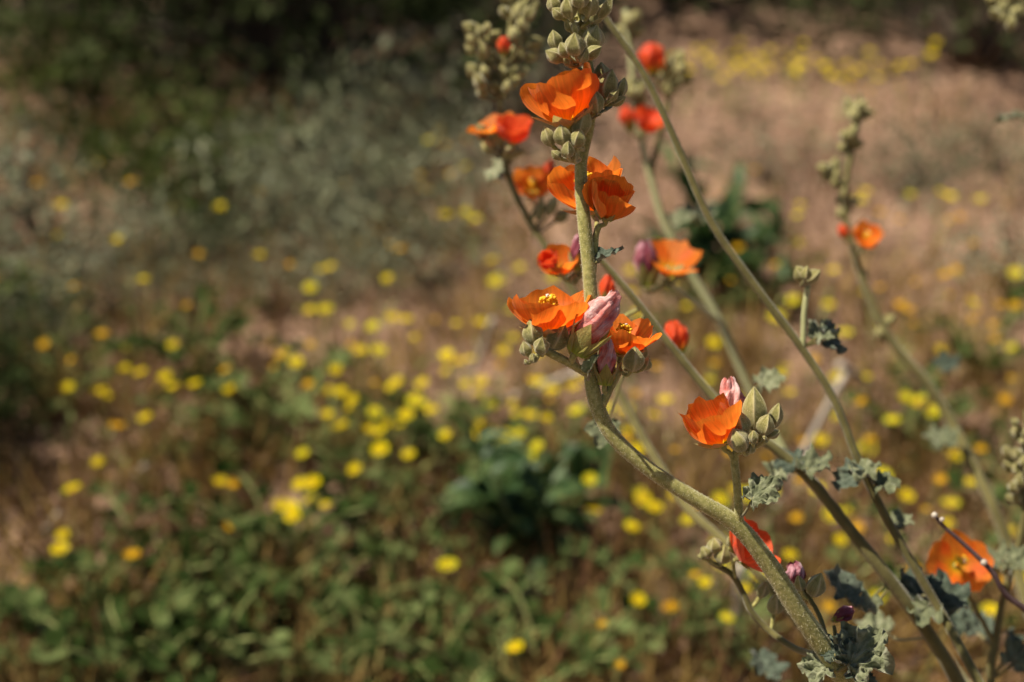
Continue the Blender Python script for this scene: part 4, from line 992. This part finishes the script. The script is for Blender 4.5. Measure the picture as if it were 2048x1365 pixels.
leaf(S7, 1945, 1255, dd+.03, 60, lean(-20)*.7-FW*.6, -50, 114, .3, 'leaf_dark', pet=[(1986,1295,dd)], rings=6, segs=34, ruffle=.22)
leaf(S7, 2025, 1330, dd, 66, lean(-20)*.7-FW*.6, 40, 115, .3, 'leaf', pet=[(1984,1360,dd)], rings=6, segs=34, ruffle=.24)
leaf(S7, 2030, 1300, dd+.01, 50, lean(50)*.7-FW*.5, 30, 116, .3, 'leaf_dark', pet=[(1984,1355,dd)], rings=6, segs=34, ruffle=.24)
br([(1990,1290,.64,11),(1958,1230,.640,10),(1930,1175,.638,10),(1914,1142,.636,10)], 5, S7, 'stem_soft')
flower(S7, 1912, 1132, .634, (upright(0, .0)*.42-FW*.75+RT*.02), 72, 78, 48, .60, phase=.25, seed=117, amid=62, mat='petal', ped=[(1916,1148,.636)], fine=False)
leaf(S7, 1530, 1350, .66, 70, lean(20)*.7-FW*.5, 20, 118, .3, 'leaf_dark', pet=[(1700,1500,.66),(1580,1400,.66)], rings=6, segs=30)
TW = stem_thing('dark_twig', .13, -.02, 'thin dark purple-brown twig crossing the wide open orange flower', 'twig', None)
stalk('twig', TW, [(1868,1030,.565,7),(1890,1055,.565,8),(1940,1100,.565,9),(1985,1145,.565,11),(2012,1190,.567,12),(2070,1240,.57,13),(2130,1360,.58,14),(2150,1600,.62,16)], 'twig', 8, 5, .1, 8, basept(.13, -.02, .002))
for (x, y, s) in [(1869, 1031, 14), (1884, 1040, 12), (1968, 1126, 16)]:
    c = at(x, y, .564); v, f = blob((0, 0, 0), s*.5*pxm(.564)); node('knot', mk('knot', v, f, M['dry']), Matrix.Translation(c), TW)

# ================================================================== stem reaching in from outside the frame, top corner
dd = .8
S8 = stem_thing('globemallow_stem', .20, .10, 'stem leaning away with dusky bud cluster and one narrow leaf')
stalk('stalk', S8, [(2030,-60,dd,9.6),(2060,60,dd,11.2),(2110,260,dd,12.8),(2150,500,dd,14.4),(2170,800,dd,16),(2180,1150,.8,17.6),(2180,1500,.8,19.2)], 'stem_soft', 8, 4, .04, 9, basept(.20, .10, .0035))
cluster(S8, 2012, 15, dd, 34, 9, 25, 41, (2045, 30, dd), -15)
leaf(S8, 2040, 235, dd, 56, lean(-10)*.95-FW*.2, -80, 121, .3, 'leaf', pet=[(2106,250,dd),(2070,240,dd)], rings=6, segs=30)

# ------------------------------------------------------------------ felt: short pale hairs standing on stalks and buds
def build_fuzz():
    for root, items in FUZZ.items():
        tri = []
        inv = WM[root].inverted()
        for o, count, ln in items:
            me = o.data; W = WM[o]
            n = len(me.vertices); co = np.empty(n*3, np.float32); me.vertices.foreach_get('co', co); co = co.reshape(-1, 3)
            R = np.array(W.to_3x3()); co = co @ R.T + np.array(W.translation)
            polys = [p.vertices[:] for p in me.polygons if len(p.vertices) == 4]
            Q = np.array(polys); a, b, c, d = (co[Q[:, i]] for i in range(4))
            nr = np.cross(c-a, d-b); ar = np.linalg.norm(nr, axis=1)+1e-15; nr = nr/ar[:, None]
            cen = a.mean(0)
            pick = rng.choice(len(Q), count, p=ar/ar.sum())
            u = rng.random((count, 1)); v = rng.random((count, 1))
            P = (a[pick]*(1-u)+b[pick]*u)*(1-v)+(d[pick]*(1-u)+c[pick]*u)*v
            Nn = nr[pick]
            vis = P[:, 2] > .38
            P, Nn = P[vis], Nn[vis]; m = len(P)
            if not m: continue
            D = Nn+rng.normal(size=(m, 3))*.55; D /= np.linalg.norm(D, axis=1)[:, None]
            S = np.cross(D, rng.normal(size=(m, 3))); S /= np.linalg.norm(S, axis=1)[:, None]
            L = ln*rng.uniform(.45, 1.25, (m, 1)); w = .00007
            P = P-Nn*.00005
            tri.append(np.stack([P-S*w, P+S*w, P+D*L], 1).reshape(-1, 3))
        V = np.concatenate(tri); V = (V-np.array(WM[root].translation))
        node('fuzz', mk_tris('fuzz', V, len(V)//3, M['fuzz'], 3), WM[root].copy(), root, kind='stuff')
build_fuzz()
